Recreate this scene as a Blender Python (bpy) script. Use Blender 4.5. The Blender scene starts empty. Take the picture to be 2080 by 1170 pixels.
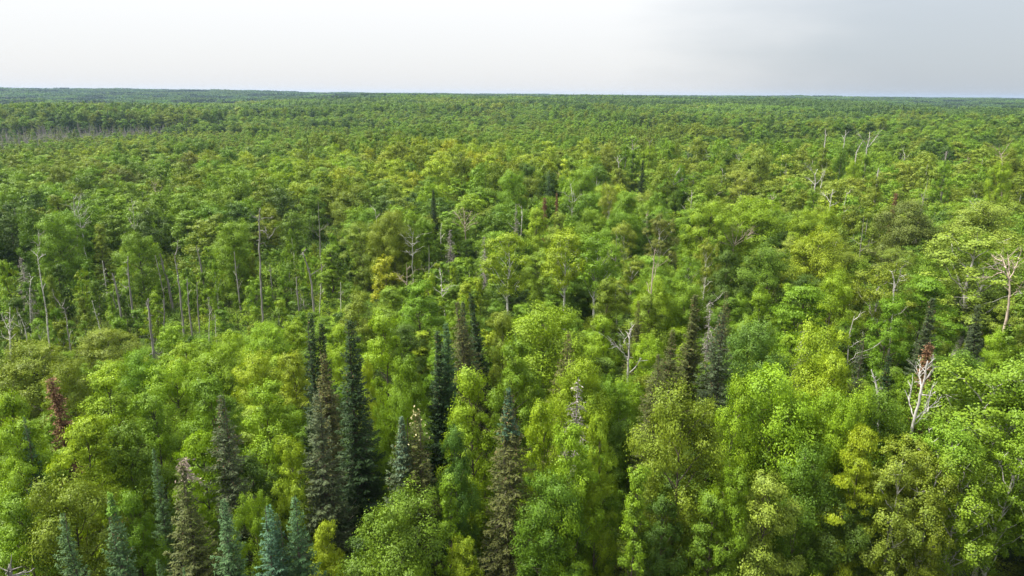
import bpy, math, random
import numpy as np
from mathutils import Matrix, Vector, noise as mnoise

SC = bpy.context.scene
RX = math.radians

# ------------------------------------------------------------------ camera
CAM_Z, PITCH, ROLL, FPX = 40.0, 15.82, 0.44, 1386.7
cam_d = bpy.data.cameras.new('camera')
cam_d.sensor_width = 36.0
cam_d.lens = 24.0
cam_d.clip_start = 0.3
cam_d.clip_end = 30000
cam = bpy.data.objects.new('camera', cam_d)
SC.collection.objects.link(cam)
CAM_M = (Matrix.Translation((0, 0, CAM_Z)) @ Matrix.Rotation(RX(90 - PITCH), 4, 'X')
         @ Matrix.Rotation(RX(ROLL), 4, 'Z'))
cam.matrix_world = CAM_M
SC.camera = cam

# ------------------------------------------------------------------ sky, sun, exposure
EXPO = 2.9
SUN_EL, SUN_AZ = 56.0, -88.0          # azimuth from the viewing direction, negative = left
SC.view_settings.view_transform = 'Standard'
SC.view_settings.look = 'None'
SC.view_settings.gamma = 1.0
SC.view_settings.exposure = EXPO
SC.view_settings.use_curve_mapping = False

world = bpy.data.worlds.new('World')
SC.world = world
world.use_nodes = True
nt = world.node_tree
nt.nodes.clear()
wn, wl = nt.nodes, nt.links


def nmath(nodes, links, op, a, b=None, c=None, clamp=False):
    n = nodes.new('ShaderNodeMath')
    n.operation = op
    n.use_clamp = clamp
    for i, v in enumerate((a, b, c)):
        if v is None:
            continue
        if isinstance(v, (int, float)):
            n.inputs[i].default_value = v
        else:
            links.new(v, n.inputs[i])
    return n.outputs[0]


tc = wn.new('ShaderNodeTexCoord')
sep = wn.new('ShaderNodeSeparateXYZ')
wl.new(tc.outputs['Generated'], sep.inputs[0])
skyt = wn.new('ShaderNodeTexSky')
skyt.sky_type = 'NISHITA'
skyt.sun_disc = False
skyt.sun_elevation = RX(SUN_EL)
skyt.sun_rotation = RX(SUN_AZ)
cn = wn.new('ShaderNodeTexNoise')          # cloud bank edge
cn.inputs['Scale'].default_value = 2.2
cn.inputs['Detail'].default_value = 5.0
cn.inputs['Roughness'].default_value = 0.5
cmap = wn.new('ShaderNodeMapping')
cmap.inputs['Scale'].default_value = (1.0, 1.0, 2.2)
cmap.inputs['Location'].default_value = (3.1, 0.4, 0.2)
wl.new(tc.outputs['Generated'], cmap.inputs[0])
wl.new(cmap.outputs[0], cn.inputs['Vector'])
nz = nmath(wn, wl, 'MULTIPLY', nmath(wn, wl, 'SUBTRACT', cn.outputs['Fac'], 0.5), 0.34)
cn2 = wn.new('ShaderNodeTexNoise')
cn2.inputs['Scale'].default_value = 5.0
cn2.inputs['Detail'].default_value = 4.0
cmap2 = wn.new('ShaderNodeMapping')
cmap2.inputs['Scale'].default_value = (0.8, 0.8, 4.0)
wl.new(tc.outputs['Generated'], cmap2.inputs[0])
wl.new(cmap2.outputs[0], cn2.inputs['Vector'])
nz2 = nmath(wn, wl, 'MULTIPLY', nmath(wn, wl, 'SUBTRACT', cn2.outputs['Fac'], 0.5), 0.22)
xs = nmath(wn, wl, 'ADD', nmath(wn, wl, 'ADD', sep.outputs[0], nz), nz2)
mr = wn.new('ShaderNodeMapRange')
mr.interpolation_type = 'SMOOTHSTEP'
mr.inputs['From Min'].default_value = 0.12
mr.inputs['From Max'].default_value = 0.50
wl.new(xs, mr.inputs['Value'])
zc = nmath(wn, wl, 'MAXIMUM', sep.outputs[2], 0.0)
# overcast dome: brighter towards the zenith as a cloud layer is
gain = nmath(wn, wl, 'MULTIPLY_ADD', zc, 1.9, 1.0)
cm = wn.new('ShaderNodeMix')
cm.data_type = 'RGBA'
wl.new(mr.outputs[0], cm.inputs[0])
cm.inputs[6].default_value = (1.0, 1.0, 1.0, 1)
cm.inputs[7].default_value = (0.61, 0.66, 0.71, 1)
sc_ = wn.new('ShaderNodeVectorMath')
sc_.operation = 'SCALE'
wl.new(cm.outputs[2], sc_.inputs[0])
wl.new(nmath(wn, wl, 'MULTIPLY', gain, 0.79 / (2 ** EXPO) * 10.0), sc_.inputs['Scale'])
mx = wn.new('ShaderNodeMix')
mx.data_type = 'RGBA'
mx.inputs[0].default_value = 0.98
wl.new(skyt.outputs[0], mx.inputs[6])
wl.new(sc_.outputs[0], mx.inputs[7])
bg = wn.new('ShaderNodeBackground')
bg.inputs['Strength'].default_value = 0.1
wl.new(mx.outputs[2], bg.inputs[0])
wo = wn.new('ShaderNodeOutputWorld')
wl.new(bg.outputs[0], wo.inputs[0])

sun_d = bpy.data.lights.new('sun', 'SUN')
sun_d.energy = 1.5
sun_d.angle = RX(12)
sun_d.color = (1.0, 0.95, 0.86)
sun = bpy.data.objects.new('sun', sun_d)
SC.collection.objects.link(sun)
sdir = Vector((math.sin(RX(SUN_AZ)) * math.cos(RX(SUN_EL)), math.cos(RX(SUN_AZ)) * math.cos(RX(SUN_EL)), math.sin(RX(SUN_EL))))
sun.rotation_euler = sdir.to_track_quat('Z', 'Y').to_euler()

SC.cycles.use_denoising = True
SC.cycles.denoising_prefilter = 'NONE'   # keeps leaf detail
SC.cycles.use_adaptive_sampling = False
SC.cycles.max_bounces = 6
SC.cycles.diffuse_bounces = 3
SC.cycles.glossy_bounces = 1
SC.cycles.transmission_bounces = 3
SC.cycles.volume_bounces = 0
SC.cycles.caustics_reflective = False
SC.cycles.caustics_refractive = False
SC.render.use_persistent_data = False

# ------------------------------------------------------------------ projection helpers
CAM_R = np.array(CAM_M.to_3x3())
CAM_P = np.array((0.0, 0.0, CAM_Z))


def ray(px, py):
    d = CAM_R @ np.array(((px - 1040) / FPX, -(py - 585) / FPX, -1.0))
    return d / np.linalg.norm(d)


def project(p):
    q = CAM_R.T @ (np.array(p, float) - CAM_P)
    if q[2] > -0.5:
        return (-9999, 9999)
    return (1040 + FPX * q[0] / -q[2], 585 - FPX * q[1] / -q[2])


def sstep(a, b, x):
    t = min(1.0, max(0.0, (x - a) / (b - a)))
    return t * t * (3 - 2 * t)


def vnoise(x, y, s, seed=0.0):
    return mnoise.noise(Vector((x / s + seed, y / s - seed * 1.7, seed * 0.37)))


def ground_z(x, y):
    r = math.hypot(x, y)
    az = math.degrees(math.atan2(x, y))
    left = 1 - sstep(-24, -9, az)
    right = sstep(20, 33, az)
    mid = max(0.0, 1 - left - right)
    zl = 7.5 * math.exp(-((r - 860) / 120.0) ** 2) * (0.50 + 0.50 * math.exp(-((az + 31.5) / 5.5) ** 2)) + 31 * sstep(1800, 3700, r) * (1 - 0.2 * sstep(-30, -10, az))
    zm = 17.5 * sstep(380, 1650, r) + 3 * sstep(2500, 4000, r)
    zr = 7.5 * sstep(300, 620, r) - 3.5 * sstep(640, 900, r) + 15 * sstep(1500, 3900, r)
    z = left * zl + mid * zm + right * zr
    z += sstep(1400, 2600, r) * (4.5 * vnoise(x, y, 620, 4.1) + 2.5 * vnoise(x, y, 210, 6.3))
    if r > 60:
        k = sstep(60, 260, r)
        quiet = 1 - .85 * left * sstep(300, 400, r) * (1 - sstep(760, 900, r))
        z += k * quiet * (1.1 * vnoise(x, y, 90, 3.3) + 5.5 * sstep(280, 800, r) * vnoise(x, y, 270, 7.7))
    return z


def at(px, py, h):
    """Ground position of a thing of height h whose top shows at pixel (px, py) of the photograph."""
    d = ray(px, py)
    gz = 0.0
    for _ in range(6):
        t = (CAM_Z - h - gz) / max(1e-4, -d[2])
        x, y = d[0] * t, d[1] * t
        gz = ground_z(x, y)
    return x, y, gz


def height_for(x, y, gz, py):
    """Height of a tree at (x, y) whose top shows at picture row py."""
    lo, hi = 0.0, 40.0
    for _ in range(18):
        m = (lo + hi) / 2
        if project((x, y, gz + m))[1] > py:
            lo = m
        else:
            hi = m
    return lo


# ------------------------------------------------------------------ materials
def mat(name):
    m = bpy.data.materials.new(name)
    m.use_nodes = True
    t = m.node_tree
    t.nodes.clear()
    return m, t.nodes, t.links


def leaf_material(name, trans=0.32, rough=0.5, spec=0.3):
    m, n, l = mat(name)
    oi = n.new('ShaderNodeObjectInfo')
    ia = n.new('ShaderNodeAttribute')
    ia.attribute_type = 'INSTANCER'
    ia.attribute_name = 'tint'
    add = n.new('ShaderNodeVectorMath')
    add.operation = 'ADD'
    l.new(oi.outputs['Color'], add.inputs[0])
    l.new(ia.outputs['Color'], add.inputs[1])
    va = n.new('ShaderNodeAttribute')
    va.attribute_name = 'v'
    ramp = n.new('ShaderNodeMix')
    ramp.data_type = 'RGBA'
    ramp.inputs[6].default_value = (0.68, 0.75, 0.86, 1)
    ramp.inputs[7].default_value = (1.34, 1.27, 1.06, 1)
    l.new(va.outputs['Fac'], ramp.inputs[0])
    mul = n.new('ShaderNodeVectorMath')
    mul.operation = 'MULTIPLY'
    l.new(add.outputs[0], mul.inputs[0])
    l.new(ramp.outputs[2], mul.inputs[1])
    p = n.new('ShaderNodeBsdfPrincipled')
    p.inputs['Roughness'].default_value = rough
    p.inputs['Specular IOR Level'].default_value = spec
    l.new(mul.outputs[0], p.inputs['Base Color'])
    tr = n.new('ShaderNodeBsdfTranslucent')
    m2 = n.new('ShaderNodeVectorMath')
    m2.operation = 'MULTIPLY'
    m2.inputs[1].default_value = (1.15 * trans, 1.1 * trans, 0.5 * trans)
    l.new(mul.outputs[0], m2.inputs[0])
    l.new(m2.outputs[0], tr.inputs[0])
    ms = n.new('ShaderNodeAddShader')      # a leaf reflects and lets through about as much light
    l.new(p.outputs[0], ms.inputs[0])
    l.new(tr.outputs[0], ms.inputs[1])
    o = n.new('ShaderNodeOutputMaterial')
    l.new(ms.outputs[0], o.inputs[0])
    return m


def bark_material(name, c0, c1, scale=3.0, stretch=0.25, rough=0.85, mark=None):
    m, n, l = mat(name)
    t = n.new('ShaderNodeTexCoord')
    mp = n.new('ShaderNodeMapping')
    mp.inputs['Scale'].default_value = (1, 1, stretch)
    l.new(t.outputs['Object'], mp.inputs[0])
    nz_ = n.new('ShaderNodeTexNoise')
    nz_.inputs['Scale'].default_value = scale
    nz_.inputs['Detail'].default_value = 6
    l.new(mp.outputs[0], nz_.inputs['Vector'])
    cr = n.new('ShaderNodeValToRGB')
    cr.color_ramp.elements[0].position = 0.32
    cr.color_ramp.elements[0].color = (*c0, 1)
    cr.color_ramp.elements[1].position = 0.68
    cr.color_ramp.elements[1].color = (*c1, 1)
    l.new(nz_.outputs['Fac'], cr.inputs[0])
    col = cr.outputs[0]
    if mark:
        mp2 = n.new('ShaderNodeMapping')
        mp2.inputs['Scale'].default_value = (1.2, 1.2, 4.5)
        l.new(t.outputs['Object'], mp2.inputs[0])
        n2 = n.new('ShaderNodeTexNoise')
        n2.inputs['Scale'].default_value = 1.3
        n2.inputs['Detail'].default_value = 3
        l.new(mp2.outputs[0], n2.inputs['Vector'])
        r2 = n.new('ShaderNodeMapRange')
        r2.inputs['From Min'].default_value = 0.58
        r2.inputs['From Max'].default_value = 0.66
        l.new(n2.outputs['Fac'], r2.inputs['Value'])
        mm = n.new('ShaderNodeMix')
        mm.data_type = 'RGBA'
        l.new(r2.outputs[0], mm.inputs[0])
        l.new(col, mm.inputs[6])
        mm.inputs[7].default_value = (*mark, 1)
        col = mm.outputs[2]
    p = n.new('ShaderNodeBsdfPrincipled')
    p.inputs['Roughness'].default_value = rough
    p.inputs['Specular IOR Level'].default_value = 0.2
    l.new(col, p.inputs['Base Color'])
    o = n.new('ShaderNodeOutputMaterial')
    l.new(p.outputs[0], o.inputs[0])
    return m


M_LEAF = leaf_material('broad_leaf', 0.38, 0.5, 0.15)
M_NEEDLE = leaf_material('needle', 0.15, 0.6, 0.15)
M_CONE = bark_material('cone_brown', (0.10, 0.055, 0.028), (0.21, 0.13, 0.065), 6, 1)
M_BARK = bark_material('brown_bark', (0.045, 0.034, 0.026), (0.14, 0.115, 0.09), 4)
M_PALE = bark_material('pale_bark', (0.30, 0.285, 0.25), (0.56, 0.53, 0.47), 2.5, 0.5, mark=(0.07, 0.06, 0.05))
M_BIRCH = bark_material('white_bark', (0.42, 0.41, 0.38), (0.66, 0.64, 0.59), 2.5, 0.5, mark=(0.06, 0.05, 0.045))
M_GREY = bark_material('weathered_wood', (0.11, 0.10, 0.088), (0.29, 0.27, 0.245), 5, 0.15)
M_WHITE = bark_material('bleached_wood', (0.26, 0.25, 0.23), (0.48, 0.46, 0.425), 4, 0.2, mark=(0.16, 0.13, 0.11))
M_TAN = bark_material('tan_wood', (0.20, 0.155, 0.12), (0.44, 0.36, 0.29), 5, 0.2)
M_RED = bark_material('rusty_needle', (0.110, 0.062, 0.032), (0.23, 0.130, 0.066), 5, 1)
M_GREYNEEDLE = bark_material('grey_twig', (0.15, 0.135, 0.115), (0.32, 0.295, 0.26), 6, 1)

mg, n, l = mat('forest_floor')
t = n.new('ShaderNodeTexCoord')
n1 = n.new('ShaderNodeTexNoise')
n1.inputs['Scale'].default_value = 0.25
n1.inputs['Detail'].default_value = 9
l.new(t.outputs['Object'], n1.inputs['Vector'])
cr = n.new('ShaderNodeValToRGB')
cr.color_ramp.elements[0].position = 0.35
cr.color_ramp.elements[0].color = (0.030, 0.028, 0.016, 1)
cr.color_ramp.elements[1].position = 0.65
cr.color_ramp.elements[1].color = (0.035, 0.060, 0.014, 1)
l.new(n1.outputs['Fac'], cr.inputs[0])
p = n.new('ShaderNodeBsdfPrincipled')
p.inputs['Roughness'].default_value = 0.95
l.new(cr.outputs[0], p.inputs['Base Color'])
o = n.new('ShaderNodeOutputMaterial')
l.new(p.outputs[0], o.inputs[0])
M_GROUND = mg


# ------------------------------------------------------------------ mesh accumulation
class MB:
    def __init__(self):
        self.v, self.f, self.a, self.m, self.nv = [], [], [], [], 0

    def add(self, v, f, a, m):
        self.v.append(np.asarray(v, np.float32))
        self.f.append(np.asarray(f, np.int32) + self.nv)
        k = len(f)
        self.a.append(np.broadcast_to(np.asarray(a, np.float32), (k,)))
        self.m.append(np.full(k, m, np.int32))
        self.nv += len(v)

    def tube(self, pts, rad, sides=5, m=0):
        pts = np.asarray(pts, float)
        rad = np.asarray(rad, float)
        k = len(pts)
        tan = np.gradient(pts, axis=0)
        tan /= np.linalg.norm(tan, axis=1)[:, None] + 1e-9
        ref = np.where(np.abs(tan[:, 2:3]) > 0.9, np.array([[1.0, 0, 0]]), np.array([[0, 0, 1.0]]))
        u = np.cross(tan, ref)
        u /= np.linalg.norm(u, axis=1)[:, None] + 1e-9
        w = np.cross(tan, u)
        an = np.linspace(0, 2 * math.pi, sides, endpoint=False)
        ring = (u[:, None, :] * np.cos(an)[None, :, None] + w[:, None, :] * np.sin(an)[None, :, None]) * rad[:, None, None]
        vs = (pts[:, None, :] + ring).reshape(-1, 3)
        i = np.arange(k - 1)[:, None] * sides
        j = np.arange(sides)[None, :]
        j2 = (j + 1) % sides
        f = np.stack([i + j, i + j2, i + sides + j2, i + sides + j], -1).reshape(-1, 4)
        self.add(vs, f, 0.5, m)

    def leaves(self, c, nrm, ln, wd, v, rng, tdir=None, m=0, fold=0.18):
        k = len(c)
        nrm = nrm / (np.linalg.norm(nrm, axis=1)[:, None] + 1e-9)
        r = rng.normal(size=(k, 3)) if tdir is None else tdir + rng.normal(size=(k, 3)) * 0.25
        tt = r - nrm * (r * nrm).sum(1)[:, None]
        tt /= np.linalg.norm(tt, axis=1)[:, None] + 1e-9
        b = np.cross(nrm, tt)
        ln = np.broadcast_to(ln, (k,))[:, None]
        wd = np.broadcast_to(wd, (k,))[:, None]
        up = nrm * wd * fold
        vs = np.stack([c - tt * ln * .5, c + b * wd * .5 + up, c + tt * ln * .5 - up * .5, c - b * wd * .5 + up], 1).reshape(-1, 3)
        f = np.arange(k * 4).reshape(-1, 4)
        self.add(vs, f, v, m)

    def mesh(self, name, mats):
        v = np.concatenate(self.v)
        f = np.concatenate(self.f)
        me = bpy.data.meshes.new(name)
        me.vertices.add(len(v))
        me.vertices.foreach_set('co', v.ravel())
        me.loops.add(f.size)
        me.loops.foreach_set('vertex_index', f.ravel())
        me.polygons.add(len(f))
        me.polygons.foreach_set('loop_start', np.arange(0, f.size, 4, dtype=np.int32))
        me.polygons.foreach_set('material_index', np.concatenate(self.m))
        at_ = me.attributes.new('v', 'FLOAT', 'FACE')
        at_.data.foreach_set('value', np.concatenate(self.a))
        for m in mats:
            me.materials.append(m)
        me.update(calc_edges=True)
        return me

    def join(self, other, m):
        for v_, f_, a_ in zip(other.v, other.f, other.a):
            pass
        off = self.nv
        for v_ in other.v:
            self.v.append(v_)
        for f_, a_, m_ in zip(other.f, other.a, other.m):
            self.f.append(f_ + off)
            self.a.append(a_)
            self.m.append(np.full(len(f_), m, np.int32) if m is not None else m_)
        self.nv += other.nv


# ------------------------------------------------------------------ tree generators
def lerp_path(p0, p1, k, rng, wob):
    t = np.linspace(0, 1, k)[:, None]
    p = np.array(p0)[None] * (1 - t) + np.array(p1)[None] * t
    n_ = rng.normal(size=(k, 3)) * wob
    n_[0] = 0
    n_[-1] *= 0.3
    return p + n_


def gen_broadleaf(seed, H, W, base, lobes, clumps, per, leaf, style='round', inner=0.26, sidesN=6, twig=True):
    """Returns (crown MB, trunk MB, [branch MB]). H height, W crown width, base: crown base as a fraction of H."""
    rng = np.random.default_rng(seed)
    crown, trunk, branches = MB(), MB(), []
    R = W / 2
    zb, zt = base * H, H
    ch = zt - zb
    lead = np.array([rng.normal() * .25, rng.normal() * .25, H * (0.86 if style != 'airy' else 0.92)])
    tp = lerp_path((0, 0, -1.2), lead, 8, rng, 0.10)
    r0 = 0.011 * H + 0.02
    trunk.tube(tp, np.linspace(r0, 0.025, 8), sidesN)
    cents = []
    ga = 2.399963
    for i in range(lobes):
        f = (i + 0.5) / lobes
        # profile by height
        u = f
        if style == 'round':
            prof = math.sin(math.pi * min(1, 0.20 + 0.63 * u)) ** 0.75
        elif style == 'ovoid':
            prof = math.sin(math.pi * (0.12 + 0.76 * u) ** 0.85) ** 0.9
        elif style == 'narrow':
            prof = (1 - 0.72 * u) * min(1, 0.45 + 2.2 * u)
        elif style == 'airy':
            prof = math.sin(math.pi * min(1, 0.14 + 0.70 * u)) ** 0.7
        else:
            prof = math.sin(math.pi * min(1, 0.14 + 0.80 * u)) ** 0.8
        prof = max(0.1, prof)
        lr = R * (0.33 if style in ('round', 'layer') else 0.31) * (0.65 + 0.7 * rng.random()) * (0.7 + 0.3 * prof)
        rad = max(0.0, R * prof - lr * 0.8) * (0.98 if i % 4 else .45) * (0.74 + 0.36 * rng.random())
        a = i * ga + rng.normal() * .35
        z = zb + ch * u * 0.93 + rng.normal() * ch * .03
        z = min(z, H - lr * 0.55)
        cents.append((np.array([rad * math.cos(a), rad * math.sin(a), z]), lr))
    cents.append((np.array([lead[0], lead[1], H - R * .34]), R * .36))
    for ci, (c, lr) in enumerate(cents):
        # limb from trunk to the lobe
        zs = max(zb * 0.8, c[2] - (0.9 + 0.5 * rng.random()) * math.hypot(c[0], c[1]) * (0.7 if style != 'airy' else 1.2) - 0.6)
        zs = min(zs, lead[2] - .5)
        tt = (zs + 1.2) / (lead[2] + 1.2)
        s = np.array([np.interp(tt, np.linspace(0, 1, 8), tp[:, k]) for k in range(3)])
        bm = MB()
        rr = 0.0042 * H * (0.6 + 0.5 * (1 - tt))
        bm.tube(lerp_path(s, c, 5, rng, 0.10), np.linspace(rr, 0.02, 5), 4)
        flat = 0.6 if style == 'layer' else 1.12
        nc = max(3, int(clumps * (lr / (R * .32)) ** 1.4))
        d = rng.normal(size=(nc, 3))
        d[:, 2] = np.abs(d[:, 2]) * 0.95 - 0.75 * rng.random(nc)
        out = c.copy()
        out[2] = 0
        d[:, :2] += 0.35 * out[:2] / (R + 1e-6)
        d /= np.linalg.norm(d, axis=1)[:, None]
        rs = lr * (0.72 + 0.36 * rng.random(nc))
        nin = int(nc * inner)
        rs[:nin] *= 0.45
        cc = c[None] + d * rs[:, None] * np.array([1, 1, flat])
        cv = rng.random(nc)
        for k in range(nc):
            m_ = int(per * (0.6 + 0.8 * rng.random()))
            cr_ = lr * (0.27 + 0.18 * rng.random())
            off = rng.normal(size=(m_, 3)) * cr_ * np.array([.58, .58, .55 if style != 'layer' else .22])
            # leaves hang off the clump: denser on the outer skin
            pos = cc[k][None] + off
            nr = d[k][None] * 0.75 + np.array([0, 0, 0.22]) + off / (cr_ + 1e-6) * .45 + rng.normal(size=(m_, 3)) * .36
            sz = leaf * (0.7 + 0.6 * rng.random(m_))
            v = np.clip(0.25 + 0.5 * cv[k] + rng.normal(size=m_) * .12, 0, 1)
            td = d[k][None] * 0.8 + np.array([0, 0, -0.35])
            crown.leaves(pos, nr, sz, sz * (0.6 if style != 'airy' else 0.85), v, rng, tdir=np.repeat(td, m_, 0))
            if twig and k % 3 == 0:
                bm.tube(lerp_path(c, cc[k], 3, rng, 0.05), [0.022, 0.015, 0.008], 3)
        branches.append(bm)
    return crown, trunk, branches


def gen_conifer(seed, H, W, style, spacing=0.27, per=30, nl=0.21, nw=0.062, cones=0.0, sparse=0.0):
    rng = np.random.default_rng(seed)
    crown, trunk, cone = MB(), MB(), MB()
    R = W / 2
    lean = rng.normal(size=2) * .15
    tp = np.array([[lean[0] * t_, lean[1] * t_, -1.2 + (H + 1.15) * t_] for t_ in np.linspace(0, 1, 10)])
    tp[1:-1, :2] += rng.normal(size=(8, 2)) * .05
    trunk.tube(tp, np.linspace(0.0095 * H + .03, 0.012, 10), 6)
    z = H * 0.10
    level = 0
    lob = rng.random(16)
    while z < H - 0.15:
        u = 1 - z / H                     # 0 tip .. 1 base
        if style == 'spire':
            prof = 0.07 + 0.93 * u ** 0.88 * (0.84 + .16 * u)
        elif style == 'fir':
            prof = 0.03 + 0.97 * u ** 0.95
        else:                              # shaggy
            prof = 0.05 + 0.28 * min(1, u / .22) + 0.67 * max(0, (u - .12) / .88) ** .9
        if u > 0.86:
            prof *= 1 - 0.5 * (u - .86) / .14
        nb = 5 + int(4 * prof + rng.random())
        ph = rng.random() * 6.28
        for b in range(nb):
            if rng.random() < sparse * (0.3 + u):
                continue
            a = ph + b * 6.283 / nb + rng.normal() * .18
            L = R * prof * (0.52 + 0.66 * rng.random()) * (0.78 + .44 * lob[int((a % 6.283) / 6.283 * 15.99)])
            L = max(0.12, L)
            dirh = np.array([math.cos(a), math.sin(a), 0])
            up0 = 0.75 - 1.15 * min(1, u * 1.7) + rng.normal() * .08
            s = np.linspace(0, 1, 5)
            curve = up0 * s + (0.28 if style != 'shaggy' else -0.12) * s ** 2.2 - 0.22 * np.sin(s * 3.1) * min(1, u * 2)
            zz = z + rng.normal() * .06
            pth = np.array([dirh * L * s_ + np.array([tp[0, 0], 0, zz + L * c_ * .55]) for s_, c_ in zip(s, curve)])
            if L > 0.6:
                trunk.tube(pth, np.linspace(0.012 + 0.009 * L, 0.005, 5), 3)
            m_ = max(5, int(per * L / 1.4))
            ss = np.clip(rng.random(m_) ** 0.62, 0.08, 1)
            pos = np.stack([np.interp(ss, s, pth[:, k]) for k in range(3)], 1)
            side = np.array([-math.sin(a), math.cos(a), 0])
            sg = rng.choice([-1, 1], m_)
            spread = (0.10 + 0.30 * L * (1.05 - ss) * 0.8) * rng.random(m_) * sg
            pos = pos + side[None] * spread[:, None] + np.array([0, 0, 1])[None] * (rng.normal(size=m_) * .05 - np.abs(spread) * .16)[:, None]
            td = dirh[None] * .75 + side[None] * sg[:, None] * .7 + np.array([0, 0, -.05 if u > .25 else .5])
            nr = np.array([0, 0, 1.0])[None] + rng.normal(size=(m_, 3)) * .42 + dirh[None] * .3
            sz = nl * (0.75 + .5 * rng.random(m_)) * (0.75 + 0.35 * min(1, L))
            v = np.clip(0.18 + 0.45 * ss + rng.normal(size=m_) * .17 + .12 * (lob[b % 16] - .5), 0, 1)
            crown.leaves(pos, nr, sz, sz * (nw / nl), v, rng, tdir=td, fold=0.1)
            if cones and u < 0.34 and u > 0.02 and L > .12:
                kc = rng.poisson(cones * (1.0 + 2.5 * L))
                if kc:
                    s2 = 0.45 + .55 * rng.random(kc)
                    cp = np.stack([np.interp(s2, s, pth[:, k]) for k in range(3)], 1) + rng.normal(size=(kc, 3)) * .06
                    cone.leaves(cp, dirh[None] + rng.normal(size=(kc, 3)) * .5, 0.15, 0.07, 0.5, rng, tdir=np.tile([[0, 0, -1.0]], (kc, 1)), fold=0.4)
        z += spacing * (0.75 + 0.5 * rng.random()) * (0.62 + 0.55 * u)
        level += 1
    return crown, trunk, cone


def gen_dead_conifer(seed, H, W, needle=0.0):
    rng = np.random.default_rng(seed)
    crown, trunk = MB(), MB()
    R = W / 2
    tp = np.array([[0.03 * t_ * H * 0.3, 0, -1.2 + (H + 1.2) * t_] for t_ in np.linspace(0, 1, 10)])
    tp[1:, :2] += np.cumsum(rng.normal(size=(9, 2)) * .05, 0)
    trunk.tube(tp, np.linspace(0.010 * H + .03, 0.015, 10), 6)
    brs = []
    z = H * .2
    while z < H * .985:
        u = 1 - z / H
        for b in range(3 + int(rng.random() * 4)):
            a = rng.random() * 6.283
            L = max(.2, R * (0.12 + .88 * u ** .8) * (0.35 + .75 * rng.random()))
            d = np.array([math.cos(a), math.sin(a), 0])
            s = np.linspace(0, 1, 4)
            base = np.array([np.interp((z + 1.2) / (H + 1.2), np.linspace(0, 1, 10), tp[:, k]) for k in range(3)])
            pth = np.array([base + d * L * s_ + np.array([0, 0, L * (.25 * s_ - .75 * s_ * s_)]) for s_ in s])
            pth += rng.normal(size=pth.shape) * .04
            crown.tube(pth, np.linspace(0.030, 0.010, 4), 3)
            for q in range(int(3 + L * 4)):
                t_ = .3 + .7 * rng.random()
                p0 = np.array([np.interp(t_, s, pth[:, k]) for k in range(3)])
                e = p0 + (d * .3 + rng.normal(size=3) * .45 + np.array([0, 0, -.35])) * L * .35
                crown.tube([p0, (p0 + e) / 2 + rng.normal(size=3) * .03, e], [.014, .011, .006], 3)
            if needle:
                m_ = int(needle * L * 22)
                ss = rng.random(m_) ** .7
                pos = np.stack([np.interp(ss, s, pth[:, k]) for k in range(3)], 1) + rng.normal(size=(m_, 3)) * np.array([.13, .13, .10])
                crown.leaves(pos, rng.normal(size=(m_, 3)) + np.array([0, 0, .6]), .24, .08, rng.random(m_), rng, tdir=np.repeat(d[None] + np.array([[0, 0, -.3]]), m_, 0), m=1)
        z += .30 * (.7 + .6 * rng.random())
    return crown, trunk


def gen_bush(seed, H, W, clumps, per, leaf):
    rng = np.random.default_rng(seed)
    mb = MB()
    for i in range(clumps):
        a = rng.random() * 6.283
        rr = W / 2 * math.sqrt(rng.random()) * .85
        z = H * (0.25 + 0.62 * rng.random() * math.sqrt(max(0, 1 - (rr / (W / 2)) ** 2)) + .1)
        c = np.array([rr * math.cos(a), rr * math.sin(a), z])
        m_ = int(per * (.6 + .8 * rng.random()))
        off = rng.normal(size=(m_, 3)) * np.array([.30, .30, .22])
        d = c / (np.linalg.norm(c) + .1)
        sz = leaf * (.7 + .6 * rng.random(m_))
        mb.leaves(c + off, d[None] * .5 + np.array([0, 0, .8]) + rng.normal(size=(m_, 3)) * .5, sz, sz * .55, np.clip(rng.random() * .6 + rng.normal(size=m_) * .2 + .2, 0, 1), rng)
        if i % 4 == 0:
            mb.tube(lerp_path((rr * .2 * math.cos(a), rr * .2 * math.sin(a), -.4), c, 4, rng, .04), [.035, .028, .02, .01], 3, m=1)
    return mb


# prototypes: kind -> list of dict(W, H, meshes)
PROTO = {}


def reg(kind, crown, trunk, branches, H, W, cm_, tm_, sep_branches=False, extra=None):
    d = {'H': H, 'W': W}
    i = len(PROTO.get(kind, []))
    d['crown'] = crown.mesh(f'{kind}_crown_{i}', cm_)
    if branches and not sep_branches:
        for b in branches:
            trunk.join(b, 0)
        branches = []
    d['trunk'] = trunk.mesh(f'{kind}_trunk_{i}', [tm_])
    d['branches'] = [b.mesh(f'{kind}_branch_{i}_{k}', [tm_]) for k, b in enumerate(branches or [])]
    if extra is not None and extra.nv:
        d['cones'] = extra.mesh(f'{kind}_cones_{i}', [M_CONE])
    PROTO.setdefault(kind, []).append(d)


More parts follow.
